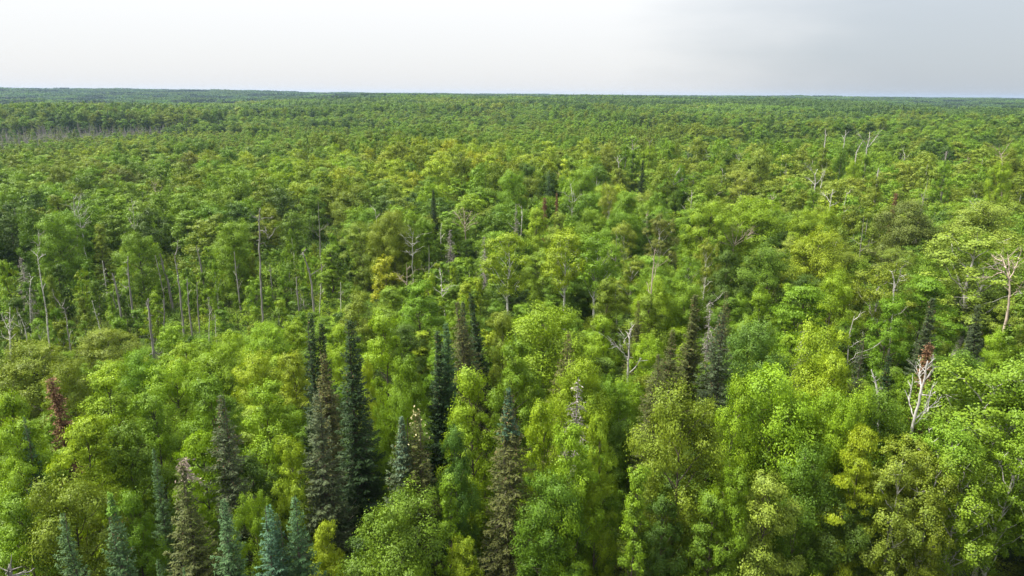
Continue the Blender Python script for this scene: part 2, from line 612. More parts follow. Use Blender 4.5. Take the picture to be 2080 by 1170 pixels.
for s in range(4):
    H, W = 18.0, 8.0 + .3 * s
    reg('round', *gen_broadleaf(100 + s, H, W, 0.16, 36, 13, 122, 0.162, 'round'), H, W, [M_LEAF], M_BARK)
for s in range(4):
    H, W = 18.0, 6.6
    reg('ovoid', *gen_broadleaf(200 + s, H, W, 0.14, 34, 12, 114, 0.156, 'ovoid'), H, W, [M_LEAF], M_BARK)
for s in range(3):
    H, W = 17.0, 4.6
    reg('narrow', *gen_broadleaf(300 + s, H, W, 0.12, 30, 10, 98, 0.148, 'narrow'), H, W, [M_LEAF], M_BARK)
for s in range(4):
    H, W = 19.0, 6.8
    reg('airy', *gen_broadleaf(400 + s, H, W, 0.38, 23, 12, 96, 0.138, 'airy', inner=.12), H, W, [M_LEAF], M_PALE, sep_branches=True)
for s in range(3):
    H, W = 19.0, 6.6
    reg('birch', *gen_broadleaf(450 + s, H, W, 0.56, 19, 12, 80, 0.15, 'airy', inner=.12), H, W, [M_LEAF], M_BIRCH, sep_branches=True)
for s in range(2):
    H, W = 16.0, 7.6
    reg('layer', *gen_broadleaf(500 + s, H, W, 0.18, 30, 14, 104, 0.166, 'layer'), H, W, [M_LEAF], M_BARK)
for s in range(4):
    H, W = 7.5, 3.6
    reg('young', *gen_broadleaf(600 + s, H, W, 0.16, 14, 8, 60, 0.155, 'ovoid' if s % 2 else 'narrow'), H, W, [M_LEAF], M_PALE if s == 1 else M_BARK)
for s in range(3):
    H, W = 22.0, 5.2
    c, t_, k = gen_conifer(700 + s, H, W, 'spire', per=70, sparse=.05, cones=0.16 if s else .4)
    reg('spire', c, t_, None, H, W, [M_NEEDLE], M_BARK, extra=k)
for s in range(3):
    H, W = 16.0, 5.4
    c, t_, k = gen_conifer(720 + s, H, W, 'fir', per=44, sparse=.06, cones=.2 if s == 1 else 0.03)
    reg('fir', c, t_, None, H, W, [M_NEEDLE], M_BARK, extra=k)
for s in range(3):
    H, W = 20.0, 5.0
    c, t_, k = gen_conifer(740 + s, H, W, 'shaggy', per=34, nl=.23, cones=.45, sparse=.12)
    reg('shaggy', c, t_, None, H, W, [M_NEEDLE], M_BARK, extra=k)
for s in range(2):
    c, t_ = gen_dead_conifer(760 + s, 17.0, 3.6, 0.25)
    reg('deadspruce', c, t_, None, 17.0, 3.6, [M_GREYNEEDLE, M_GREYNEEDLE], M_GREY)
for s in range(2):
    c, t_ = gen_dead_conifer(770 + s, 17.0, 3.4, 2.6)
    reg('redspruce', c, t_, None, 17.0, 3.4, [M_RED, M_RED], M_BARK)

# ------------------------------------------------------------------ tones (leaf reflectance, linear)
TONE = {
    'bright': ((0.144, 0.222, 0.011), 'bright green'),
    'fresh': ((0.104, 0.180, 0.011), 'fresh green'),
    'mid': ((0.078, 0.138, 0.011), 'mid green'),
    'dark': ((0.048, 0.089, 0.010), 'dark green'),
    'lime': ((0.164, 0.225, 0.013), 'yellow green'),
    'yellow': ((0.187, 0.220, 0.013), 'yellowing'),
    'olive': ((0.110, 0.152, 0.012), 'olive green'),
    'aspen': ((0.113, 0.186, 0.013), 'yellowish green'),
    'brown': ((0.098, 0.122, 0.022), 'brownish olive'),
    'pale': ((0.146, 0.190, 0.023), 'pale green'),
    'cool': ((0.068, 0.132, 0.018), 'cool green'),
    'grey': ((0.097, 0.130, 0.029), 'grey green'),
    'blue': ((0.050, 0.100, 0.035), 'blue green'),
    'bluest': ((0.050, 0.102, 0.054), 'blue green'),
    'spruce': ((0.019, 0.040, 0.011), 'dark green'),
    'spruceolive': ((0.066, 0.076, 0.019), 'olive brown'),
    'sprucegrey': ((0.046, 0.066, 0.028), 'grey green'),
}
RNG = random.Random(11)


def tone_rgb(t, j=0.16):
    c = TONE[t][0]
    b = 1 + RNG.uniform(-j, j)
    h = RNG.uniform(-.07, .07)
    return (c[0] * b * (1 + h), c[1] * b, c[2] * b * (1 - h * .6), 1.0)


# ------------------------------------------------------------------ things
COL = SC.collection


def empty(name, loc, rz=0.0, scl=(1, 1, 1), tilt=(0, 0)):
    o = bpy.data.objects.new(name, None)
    o.empty_display_size = 0.5
    o.location = loc
    o.rotation_euler = (tilt[0], tilt[1], rz)
    o.scale = scl
    COL.objects.link(o)
    return o


def part(name, me, parent, color=None):
    o = bpy.data.objects.new(name, me)
    o.parent = parent
    if color:
        o.color = color
    COL.objects.link(o)
    return o


FIRST = {}


def put_tree(name, kind, idx, loc, rz, scl, color, tilt=(0, 0), small=False):
    """One tree: an Empty at its foot with its trunk, crown (and pale branches, cones) below it; repeats copy the first of their kind."""
    protos = PROTO[kind]
    i = idx % len(protos)
    key = (name, kind, i, small)
    if key not in FIRST:
        d = protos[i]
        root = empty(name, loc, rz, scl, tilt)
        part('trunk', d['trunk'], root)
        part('crown', d['crown'], root, color)
        if 'cones' in d and not small:
            part('cones', d['cones'], root)['kind'] = 'stuff'
        if d['branches'] and small:
            mb_src = d.get('joined')
        if not small or True:
            for b in d['branches']:
                part('branch', b, root)
        FIRST[key] = root
        return root
    src = FIRST[key]
    root = src.copy()
    COL.objects.link(root)
    root.location, root.rotation_euler, root.scale = loc, (tilt[0], tilt[1], rz), scl
    for ch in src.children:
        if ch.name.startswith('tip') or ch.get('kind') == 'stuff' and ch.data.name == 'white_cones':
            continue
        c = ch.copy()
        c.parent = root
        if ch.name.startswith('crown'):
            c.color = color
        COL.objects.link(c)
    return root


THINGS = []      # (object, px, py, words) for the labels
CAT = []         # protected windows: px, py_top, w, visible bottom, range


def proto_size(kind, i):
    d = PROTO[kind][i % len(PROTO[kind])]
    return d['H'], d['W']


# --- catalogued living trees: (x, y of the top in the photograph, height m, width px, kind, tone, lowest visible row, shape word, label or None)
BROAD = [
    (800, 1008, 15.0, 205, 'round', 'mid', 1170, 'rounded', 'big rounded mid green tree beside the row of small blue firs'),
    (945, 1092, 12.0, 95, 'ovoid', 'lime', 1170, 'small', 'small yellow green tree at the foot of the tall brown spruce'),
    (912, 968, 15.0, 92, 'narrow', 'fresh', 1080, 'narrow', None),
    (925, 868, 17.0, 95, 'ovoid', 'cool', 985, 'narrow', None),
    (955, 755, 19.0, 150, 'ovoid', 'bright', 880, 'rounded', 'bright green tree between the blue spruce pair and the tall brown spruce'),
    (1098, 808, 18.8, 120, 'ovoid', 'bright', 1060, 'tall', 'tall bright green tree just right of the tall brown spruce'),
    (1165, 862, 18.2, 150, 'ovoid', 'bright', 1160, 'tall', None),
    (1222, 838, 18.4, 90, 'ovoid', 'lime', 960, 'tall', None),
    (1120, 960, 15.0, 150, 'round', 'mid', 1170, 'broad', None),
    (1297, 945, 16.5, 105, 'narrow', 'fresh', 1170, 'narrow', 'tall narrow fresh green tree below the domed olive tree'),
    (1388, 788, 20.0, 205, 'round', 'olive', 1080, 'domed', 'large domed olive green tree below the brown spruces'),
    (1350, 1010, 13.0, 110, 'ovoid', 'dark', 1170, 'low', None),
    (1450, 1010, 13.5, 130, 'ovoid', 'mid', 1170, 'low', None),
    (1568, 958, 15.5, 165, 'ovoid', 'pale', 1170, 'leafy', 'pale yellow green tree with upright sprays before the dark gap'),
    (1497, 948, 16.0, 95, 'ovoid', 'fresh', 1080, 'narrow', None),
    (1500, 765, 19.5, 110, 'ovoid', 'bright', 900, 'rounded', None),
    (1590, 752, 20.0, 190, 'round', 'bright', 950, 'broad', 'large bright green tree in front of the leaning grey dead spruce'),
    (1695, 718, 20.0, 120, 'ovoid', 'lime', 860, 'rounded', 'yellow green tree just left of the slim dark spruce'),
    (1680, 800, 18.0, 130, 'round', 'bright', 920, 'rounded', None),
    (1740, 805, 18.5, 110, 'round', 'bright', 870, 'rounded', None),
    (1755, 862, 18.0, 125, 'layer', 'lime', 1010, 'layered', 'layered yellow green tree below the slim dark spruce'),
    (1650, 900, 16.0, 140, 'round', 'mid', 1010, 'broad', None),
    (2010, 755, 20.0, 230, 'airy', 'aspen', 960, 'broad', 'broad yellowish green aspen with pale branches below the dark spruces'),
    (2075, 745, 20.5, 150, 'airy', 'aspen', 960, 'broad', None),
    (1925, 850, 18.0, 150, 'airy', 'aspen', 960, 'broad', None),
    (1835, 925, 16.2, 130, 'airy', 'pale', 1170, 'loose', 'loose pale green aspen right of the layered yellow green tree'),
    (1960, 925, 16.2, 150, 'airy', 'aspen', 1170, 'loose', 'loose yellowish green aspen nearest the picture corner with crooked pale trunks'),
    (1900, 945, 15.6, 110, 'airy', 'olive', 1170, 'loose', None),
    (2060, 880, 17.0, 130, 'airy', 'fresh', 1170, 'loose', None),
    (1730, 1010, 12.5, 130, 'round', 'dark', 1170, 'low', None),
    (1845, 760, 16.5, 75, 'ovoid', 'fresh', 850, 'small', None),
    (1955, 720, 17.0, 110, 'round', 'mid', 790, 'rounded', None),
    (1890, 725, 17.0, 85, 'ovoid', 'mid', 800, 'rounded', None),
    (130, 968, 16.0, 175, 'round', 'olive', 1120, 'rounded', 'rounded olive tree behind the two small blue firs'),
    (30, 1000, 15.0, 120, 'ovoid', 'fresh', 1170, 'rounded', None),
    (262, 1000, 14.5, 95, 'ovoid', 'fresh', 1100, 'small', None),
    (590, 895, 15.5, 115, 'ovoid', 'lime', 1000, 'rounded', 'bright yellow green tree left of the big grey green spruce'),
    (510, 1000, 14.0, 90, 'round', 'fresh', 1080, 'small', None),
    (655, 1060, 12.0, 90, 'ovoid', 'lime', 1170, 'small', 'small yellow green tree between a blue fir and the big rounded tree'),
    (400, 868, 17.0, 130, 'layer', 'bright', 960, 'layered', None),
    (165, 845, 17.0, 150, 'layer', 'lime', 940, 'layered', 'layered yellow green tree right of the rusty dead spruce'),
    (260, 855, 16.0, 120, 'ovoid', 'mid', 960, 'rounded', None),
    (35, 855, 16.5, 110, 'ovoid', 'bright', 960, 'rounded', None),
    (15, 800, 17.0, 90, 'ovoid', 'bright', 870, 'rounded', None),
    (215, 752, 16.0, 140, 'ovoid', 'bright', 860, 'rounded', None),
    (345, 735, 15.0, 130, 'round', 'bright', 840, 'rounded', None),
    (300, 795, 16.0, 120, 'ovoid', 'fresh', 880, 'rounded', None),
    (425, 765, 16.0, 130, 'ovoid', 'fresh', 860, 'rounded', None),
    (440, 700, 13.0, 110, 'round', 'bright', 760, 'rounded', None),
    (520, 715, 14.0, 120, 'round', 'lime', 800, 'rounded', None),
    (545, 775, 16.0, 140, 'ovoid', 'bright', 880, 'rounded', None),
    (595, 715, 14.5, 110, 'ovoid', 'lime', 800, 'rounded', None),
    (540, 665, 12.0, 100, 'round', 'bright', 720, 'rounded', None),
    (600, 650, 12.0, 80, 'ovoid', 'bright', 700, 'rounded', None),
    (275, 720, 13.0, 110, 'round', 'fresh', 780, 'rounded', None),
    (205, 672, 10.0, 120, 'round', 'olive', 730, 'shrubby', 'shrubby olive tree at the edge of the snag swamp'),
    (60, 705, 12.0, 130, 'round', 'olive', 780, 'shrubby', None),
    (130, 735, 13.5, 100, 'round', 'olive', 800, 'shrubby', None),
    (778, 632, 18.5, 115, 'ovoid', 'bright', 780, 'tall', 'tall bright green tree right of the tallest dark spruce'),
    (690, 660, 15.0, 80, 'ovoid', 'bright', 740, 'narrow', None),
    (745, 740, 17.0, 60, 'ovoid', 'lime', 820, 'narrow', None),
    (830, 722, 17.5, 100, 'ovoid', 'fresh', 810, 'rounded', None),
    (800, 800, 17.0, 110, 'round', 'fresh', 880, 'rounded', None),
    (725, 590, 15.0, 100, 'ovoid', 'olive', 680, 'rounded', 'olive tree above the tip of the tallest dark spruce'),
    (850, 575, 14.0, 110, 'ovoid', 'fresh', 660, 'rounded', None),
    (1115, 622, 18.5, 210, 'round', 'bright', 760, 'broad', 'broad bright green tree in front of the three white trunked birches'),
    (1050, 690, 17.5, 120, 'ovoid', 'fresh', 770, 'rounded', None),
    (1175, 738, 17.0, 140, 'round', 'bright', 830, 'rounded', None),
    (1020, 640, 18.0, 90, 'ovoid', 'pale', 740, 'rounded', None),
    (1240, 565, 15.5, 95, 'ovoid', 'olive', 640, 'rounded', None),
    (1225, 640, 15.0, 80, 'ovoid', 'bright', 720, 'rounded', None),
    (1335, 575, 16.0, 100, 'round', 'bright', 660, 'rounded', None),
    (1395, 570, 16.0, 90, 'round', 'fresh', 650, 'rounded', None),
    (1320, 680, 15.0, 90, 'round', 'bright', 760, 'rounded', None),
    (1240, 770, 14.5, 110, 'round', 'fresh', 850, 'rounded', None),
    (1530, 660, 18.0, 150, 'round', 'cool', 760, 'rounded', 'rounded cool green tree left of the leaning grey dead spruce'),
    (1680, 670, 19.0, 130, 'round', 'lime', 730, 'rounded', None),
    (1640, 570, 19.0, 140, 'layer', 'fresh', 680, 'layered', None),
    (1705, 555, 18.5, 100, 'round', 'bright', 660, 'rounded', None),
    (1790, 545, 19.0, 130, 'airy', 'olive', 640, 'airy', 'airy olive green tree with bare white limbs poking from its top'),
    (1880, 560, 17.5, 140, 'layer', 'fresh', 690, 'layered', None),
    (1995, 470, 21.5, 190, 'airy', 'pale', 600, 'domed', 'tall pale domed aspen with a leaning white trunk'),
    (2000, 415, 21.0, 160, 'round', 'pale', 480, 'rounded', None),
    (1850, 415, 20.0, 130, 'round', 'brown', 500, 'rounded', 'brownish rounded tree left of the tall pale aspen'),
    (1660, 470, 19.0, 120, 'round', 'lime', 560, 'rounded', None),
    (1640, 425, 19.0, 90, 'round', 'lime', 480, 'rounded', None),
    (1560, 500, 18.0, 130, 'round', 'mid', 580, 'rounded', None),
    (1480, 510, 17.0, 90, 'ovoid', 'dark', 600, 'rounded', None),
    (1540, 405, 20.0, 120, 'round', 'bright', 470, 'rounded', None),
    (1440, 410, 20.0, 110, 'round', 'bright', 480, 'rounded', None),
    (1030, 478, 19.5, 105, 'birch', 'lime', 615, 'birch', 'first birch from the dead fan topped snag, white trunk under oval crown'),
    (1150, 468, 19.8, 110, 'birch', 'lime', 610, 'birch', 'middle one of the three birches in a row, crown to a blunt point'),
    (1212, 478, 19.5, 110, 'birch', 'fresh', 640, 'birch', 'birch with forked white trunk, last of the three in a row'),
    (1090, 420, 18.0, 70, 'ovoid', 'lime', 480, 'oval', 'light oval tree above the gap between the birches'),
    (1135, 430, 18.0, 60, 'ovoid', 'pale', 480, 'oval', None),
    (780, 520, 11.5, 70, 'young', 'yellow', 580, 'small', 'small yellow tree among the young green ones right of the snag swamp'),
    (467, 450, 17.0, 90, 'round', 'fresh', 530, 'rounded', 'fresh green rounded tree left of the tallest snag'),
    (118, 432, 17.5, 80, 'round', 'fresh', 500, 'rounded', 'light green rounded tree against the dark wood behind the snags'),
    (275, 475, 16.0, 85, 'round', 'fresh', 540, 'rounded', None),
    (200, 455, 15.0, 45, 'narrow', 'olive', 560, 'narrow', None),
    (665, 500, 12.0, 70, 'narrow', 'fresh', 590, 'pointed', 'pointed fresh green young tree right of the bent snag'),
    (1345, 440, 18.0, 80, 'airy', 'brown', 520, 'thin', 'thin brownish dying tree right of the birch row'),
]
BIRCH = {'birch'}
CONIFER = [
    (125, 1040, 16.0, 120, 'fir', 'blue', 1170, 'small blue green fir nearest the bottom corner', 'the small blue fir by the corner'),
    (224, 1008, 16.3, 125, 'fir', 'blue', 1170, 'blue green fir with a bright green tip', 'the green tipped blue fir'),
    (453, 1008, 16.0, 120, 'fir', 'blue', 1170, 'blue green fir between the dead topped spruce and the fir pair', 'the lone blue fir'),
    (545, 1022, 16.0, 125, 'fir', 'bluest', 1170, 'bluest fir of the foremost row, beside a thin fir', 'the bluest fir'),
    (562, 1040, 15.2, 55, 'fir', 'blue', 1120, 'thin fir tucked behind the bluest fir', None),
    (597, 1003, 16.2, 120, 'fir', 'blue', 1170, 'blue green fir right of the bluest fir', None),
    (641, 793, 19.5, 235, 'fir', 'sprucegrey', 1060, 'big grey green spruce with spreading skirts below the dark spires', 'the big grey green spruce'),
    (711, 648, 24.0, 195, 'spire', 'spruce', 1010, 'tallest dark spruce, brown coned, standing like a steeple', 'the tallest dark spruce'),
    (630, 634, 22.5, 75, 'spire', 'spruce', 800, 'dark narrow spruce, left one of the tight trio', 'the narrow dark spruce'),
    (652, 655, 21.5, 60, 'spire', 'spruce', 740, 'dark narrow spruce, middle one of the tight trio', None),
    (656, 712, 20.5, 70, 'shaggy', 'spruceolive', 830, 'brownish narrow spruce, shortest of the tight trio', None),
    (906, 655, 20.5, 125, 'spire', 'blue', 790, 'dense blue green spruce in the pair above the bright green tree', 'the blue spruce pair'),
    (889, 672, 20.0, 60, 'spire', 'spruce', 780, 'dark slim spruce hugging the dense blue one', None),
    (941, 612, 20.0, 50, 'spire', 'sprucegrey', 680, 'slim grey green spruce tip right of the blue pair', None),
    (978, 600, 21.0, 120, 'shaggy', 'spruceolive', 740, 'leaning brown olive spruce with bare lower side', 'the leaning brown spruce'),
    (1004, 592, 20.5, 45, 'spire', 'spruce', 650, 'small dark spruce tip behind the leaning brown spruce', None),
    (815, 850, 18.0, 130, 'fir', 'sprucegrey', 1010, 'frosty topped fir left of the white coned spruce', 'the frosty topped fir'),
    (846, 832, 18.6, 95, 'shaggy', 'spruceolive', 940, 'brown spruce with whitish cones on its tip', None),
    (1033, 793, 20.3, 195, 'shaggy', 'spruceolive', 1170, 'tall brown spruce with a blue green tip and long ragged skirts', 'the tall brown spruce'),
    (447, 797, 20.0, 105, 'shaggy', 'sprucegrey', 1000, 'thin grey green spire standing above bright leaves', 'the thin grey spire'),
    (368, 940, 17.5, 230, 'fir', 'spruceolive', 1140, 'wide shaggy spruce with a bare rusty tip', 'the rusty tipped spruce'),
    (1155, 672, 19.5, 70, 'shaggy', 'spruceolive', 750, 'brown spruce tip poking through bright leaves', 'the lone brown spruce tip'),
    (1367, 665, 19.5, 90, 'shaggy', 'spruceolive', 790, 'brown spruce behind the knobbly cone covered one', 'the brown spruces'),
    (1338, 715, 19.0, 85, 'shaggy', 'spruceolive', 830, 'knobbly cone covered spruce left of the brown one', None),
    (1413, 598, 21.5, 105, 'spire', 'spruceolive', 780, 'tall dark brown spruce rising right of the brown pair', 'the tall dark brown spruce'),
    (1466, 630, 21.0, 110, 'shaggy', 'sprucegrey', 800, 'thin olive spruce right of the tall dark brown one', None),
    (1478, 588, 21.0, 45, 'shaggy', 'spruceolive', 650, 'bristly brown spruce tip beside grey dead limbs', None),
    (1895, 605, 20.0, 100, 'spire', 'sprucegrey', 720, 'grey green spruce before layered leaves left of the white trunks', 'the grey green spruce'),
    (2022, 630, 20.5, 130, 'spire', 'sprucegrey', 770, 'broad dark spruce at the foot of the leaning white trunk', 'the broad dark spruce'),
    (1972, 670, 19.0, 60, 'spire', 'sprucegrey', 730, 'shorter spruce touching the broad dark one', None),
    (1806, 722, 19.0, 75, 'spire', 'spruce', 870, 'slim dark spruce beside the white snag', 'the slim dark spruce'),
    (1755, 672, 19.5, 50, 'fir', 'sprucegrey', 760, 'small greyish fir left of a thin birch trunk', None),
    (880, 385, 18.5, 28, 'spire', 'spruce', 440, 'small dark spruce deep in the middle wood', None),
    (1115, 345, 20.0, 28, 'fir', 'blue', 400, 'tiny blue spruce in the yellowish canopy', None),
    (1306, 325, 20.0, 45, 'spire', 'spruce', 390, 'black green spruce in a dark gap below the grey bush', None),
    (318, 1132, 12.5, 40, 'fir', 'blue', 1170, 'small fir tip beside the green tipped one', None),
    (372, 1150, 12.3, 45, 'fir', 'blue', 1170, 'small fir tip below the rusty tipped spruce', None),
    (48, 845, 17.0, 70, 'fir', 'blue', 940, 'dark bluish fir in shade left of the rusty dead spruce', None),
    (310, 905, 16.5, 45, 'fir', 'blue', 1000, 'thin bluish fir in shade left of the rusty tipped spruce', None),
    (1297, 610, 18.0, 45, 'shaggy', 'spruceolive', 720, 'thin brownish spruce left of the knobbly one', None),
    (1050, 650, 13.0, 90, 'fir', 'blue', 700, 'low blue green spruce in the gap under the birches', None),
]
TIPS = {'blue green fir with a bright green tip': ('green', 1.6), 'tall brown spruce with a blue green tip and long ragged skirts': ('blue', 4.2),
        'wide shaggy spruce with a bare rusty tip': ('bare', 2.0), 'brown spruce with whitish cones on its tip': ('white', 2.6),
        'frosty topped fir left of the white coned spruce': ('frost', 5.0)}
DEADCONIFER = [
    (98, 765, 18.0, 85, 'redspruce', 905, 'rusty red dead spruce standing among bright leaves', 'the rusty dead spruce'),
    (1170, 765, 18.0, 120, 'deadspruce', 890, 'bare grey dead spruce above bright green clumps', 'the bare grey dead spruce'),
    (1617, 672, 18.0, 75, 'deadspruce', 770, 'leaning grey dead spruce with hanging lichen', 'the leaning grey dead spruce'),
    (1888, 688, 19.5, 75, 'redspruce', 790, 'rusty red dead spruce behind the white dead birch', None),
    (915, 465, 13.0, 45, 'deadspruce', 505, 'bushy grey dead spruce beside the fan topped snag', None),
    (985, 478, 14.0, 40, 'deadspruce', 560, 'thin grey dead spruce left of the birch row', None),
    (1049, 412, 18.0, 28, 'deadspruce', 470, 'grey brown dead spruce above the birches', None),
    (1108, 398, 19.0, 35, 'redspruce', 440, 'dull red dead spruce far up in the wood, wider of two', None),
    (1131, 390, 19.5, 22, 'redspruce', 430, 'dull red dead spruce far up in the wood, thinner of two', None),
    (1823, 388, 21.0, 28, 'redspruce', 420, 'tiny rusty spruce above the brownish rounded tree', None),
    (1875, 400, 20.5, 22, 'deadspruce', 425, 'tiny brown dead spruce right of the tiny rusty one', None),
    (42, 520, 13.0, 40, 'deadspruce', 560, 'small grey dead spruce in front of the dark wood', None),
    (1445, 610, 17.0, 60, 'deadspruce', 690, 'bare grey spruce limbs between two brown spruces', None),
]
LANDMARK = []

order = 0
for (px, py, h, w, kind, tone, vb, shape, lab) in BROAD:
    x, y, gz = at(px, py, h)
    H, W = proto_size(kind, order)
    sl = math.sqrt(x * x + y * y + (CAM_Z - h - gz) ** 2)
    wm = w * sl / FPX
    s = wm / W
    nm = 'birch_tree' if shape == 'birch' else ('aspen_tree' if kind == 'airy' else ('young_tree' if kind == 'young' else 'broadleaf_tree'))
    o = put_tree(nm, kind, order, (x, y, gz), RNG.uniform(0, 6.28), (s, s, h / H), tone_rgb(tone, .08))
    THINGS.append([o, px, py, tone, shape, lab, nm])
    CAT.append((px, py, w, vb, math.hypot(x, y), x, y, wm))
    order += 1
for (px, py, h, w, kind, tone, vb, lab, short) in CONIFER:
    x, y, gz = at(px, py, h)
    H, W = proto_size(kind, order)
    sl = math.sqrt(x * x + y * y + (CAM_Z - h * .6) ** 2)
    # the widest skirts show near the lowest visible row
    wm = w * sl / FPX
    s = wm / W
    frac = min(1.0, max(.3, (math.hypot(x, y) * math.tan(math.radians(15.82) + math.atan((vb - 585) / FPX)) - (CAM_Z - h)) / h))
    s = s / (0.25 + .75 * frac)
    s = min(s * .84, h / H * 1.2)
    s = max(s, h / H * .62)
    tilt = (0, 0)
    if 'leaning' in lab:
        tilt = (0, RX(7))
    o = put_tree('spruce_tree' if 'fir' not in lab.split() else 'fir_tree', kind, order, (x, y, gz), RNG.uniform(0, 6.28), (s, s, h / H), tone_rgb(tone, .06), tilt)
    if lab in TIPS:
        tk, tl = TIPS[lab]
        zs = h / H
        if tk == 'bare':
            tc_, tt_ = gen_dead_conifer(31, tl, 2.2, 0.9)
            tt_.join(tc_, 0)
            tip = part('tip', tt_.mesh('bare_tip', [M_TAN]), o)
        elif tk == 'white':
            rng_ = np.random.default_rng(5)
            wm_ = MB()
            k_ = 50
            zz_ = rng_.random(k_)
            an_ = rng_.random(k_) * 6.28
            ra_ = .15 + .75 * (1 - zz_)
            ps_ = np.stack([ra_ * np.cos(an_), ra_ * np.sin(an_), zz_ * tl], 1)
            wm_.leaves(ps_, rng_.normal(size=(k_, 3)) + np.array([0, 0, .5]), .20, .11, .9, rng_)
            tip = part('cones', wm_.mesh('white_cones', [M_LEAF]), o, (0.27, 0.26, 0.17, 1))
            tip['kind'] = 'stuff'
        else:
            tc_, tt_, _k = gen_conifer(33, tl, tl * .30 + .35, 'fir', spacing=.17, per=60)
            tip = part('tip', tc_.mesh('leader_tip', [M_NEEDLE]), o, {'green': (0.10, 0.20, 0.02, 1), 'blue': (0.052, 0.105, 0.062, 1), 'frost': (0.085, 0.135, 0.085, 1)}[tk])
        tip.location = (0, 0, (h - tl + .25) / zs)
        tip.scale = (1 / s, 1 / s, 1 / zs)
    THINGS.append([o, px, py, tone, 'pointed', lab, 'spruce'])
    CAT.append((px, py, w, vb, math.hypot(x, y), x, y, wm * .7))
    if short:
        LANDMARK.append((px, py, short))
    order += 1
for (px, py, h, w, kind, vb, lab, short) in DEADCONIFER:
    x, y, gz = at(px, py, h)
    H, W = proto_size(kind, order)
    sl = math.sqrt(x * x + y * y + (CAM_Z - h) ** 2)
    wm = w * sl / FPX
    s = max(wm / W, h / H * .5)
    tilt = (0, RX(5)) if 'leaning' in lab else (0, 0)
    o = put_tree('dead_spruce', kind, order, (x, y, gz), RNG.uniform(0, 6.28), (s, s, h / H), (1, 1, 1, 1), tilt)
    THINGS.append([o, px, py, 'dead', 'pointed', lab, 'spruce'])
    CAT.append((px, py, w, vb, math.hypot(x, y), x, y, wm * .7))
    if short:
        LANDMARK.append((px, py, short))
    order += 1

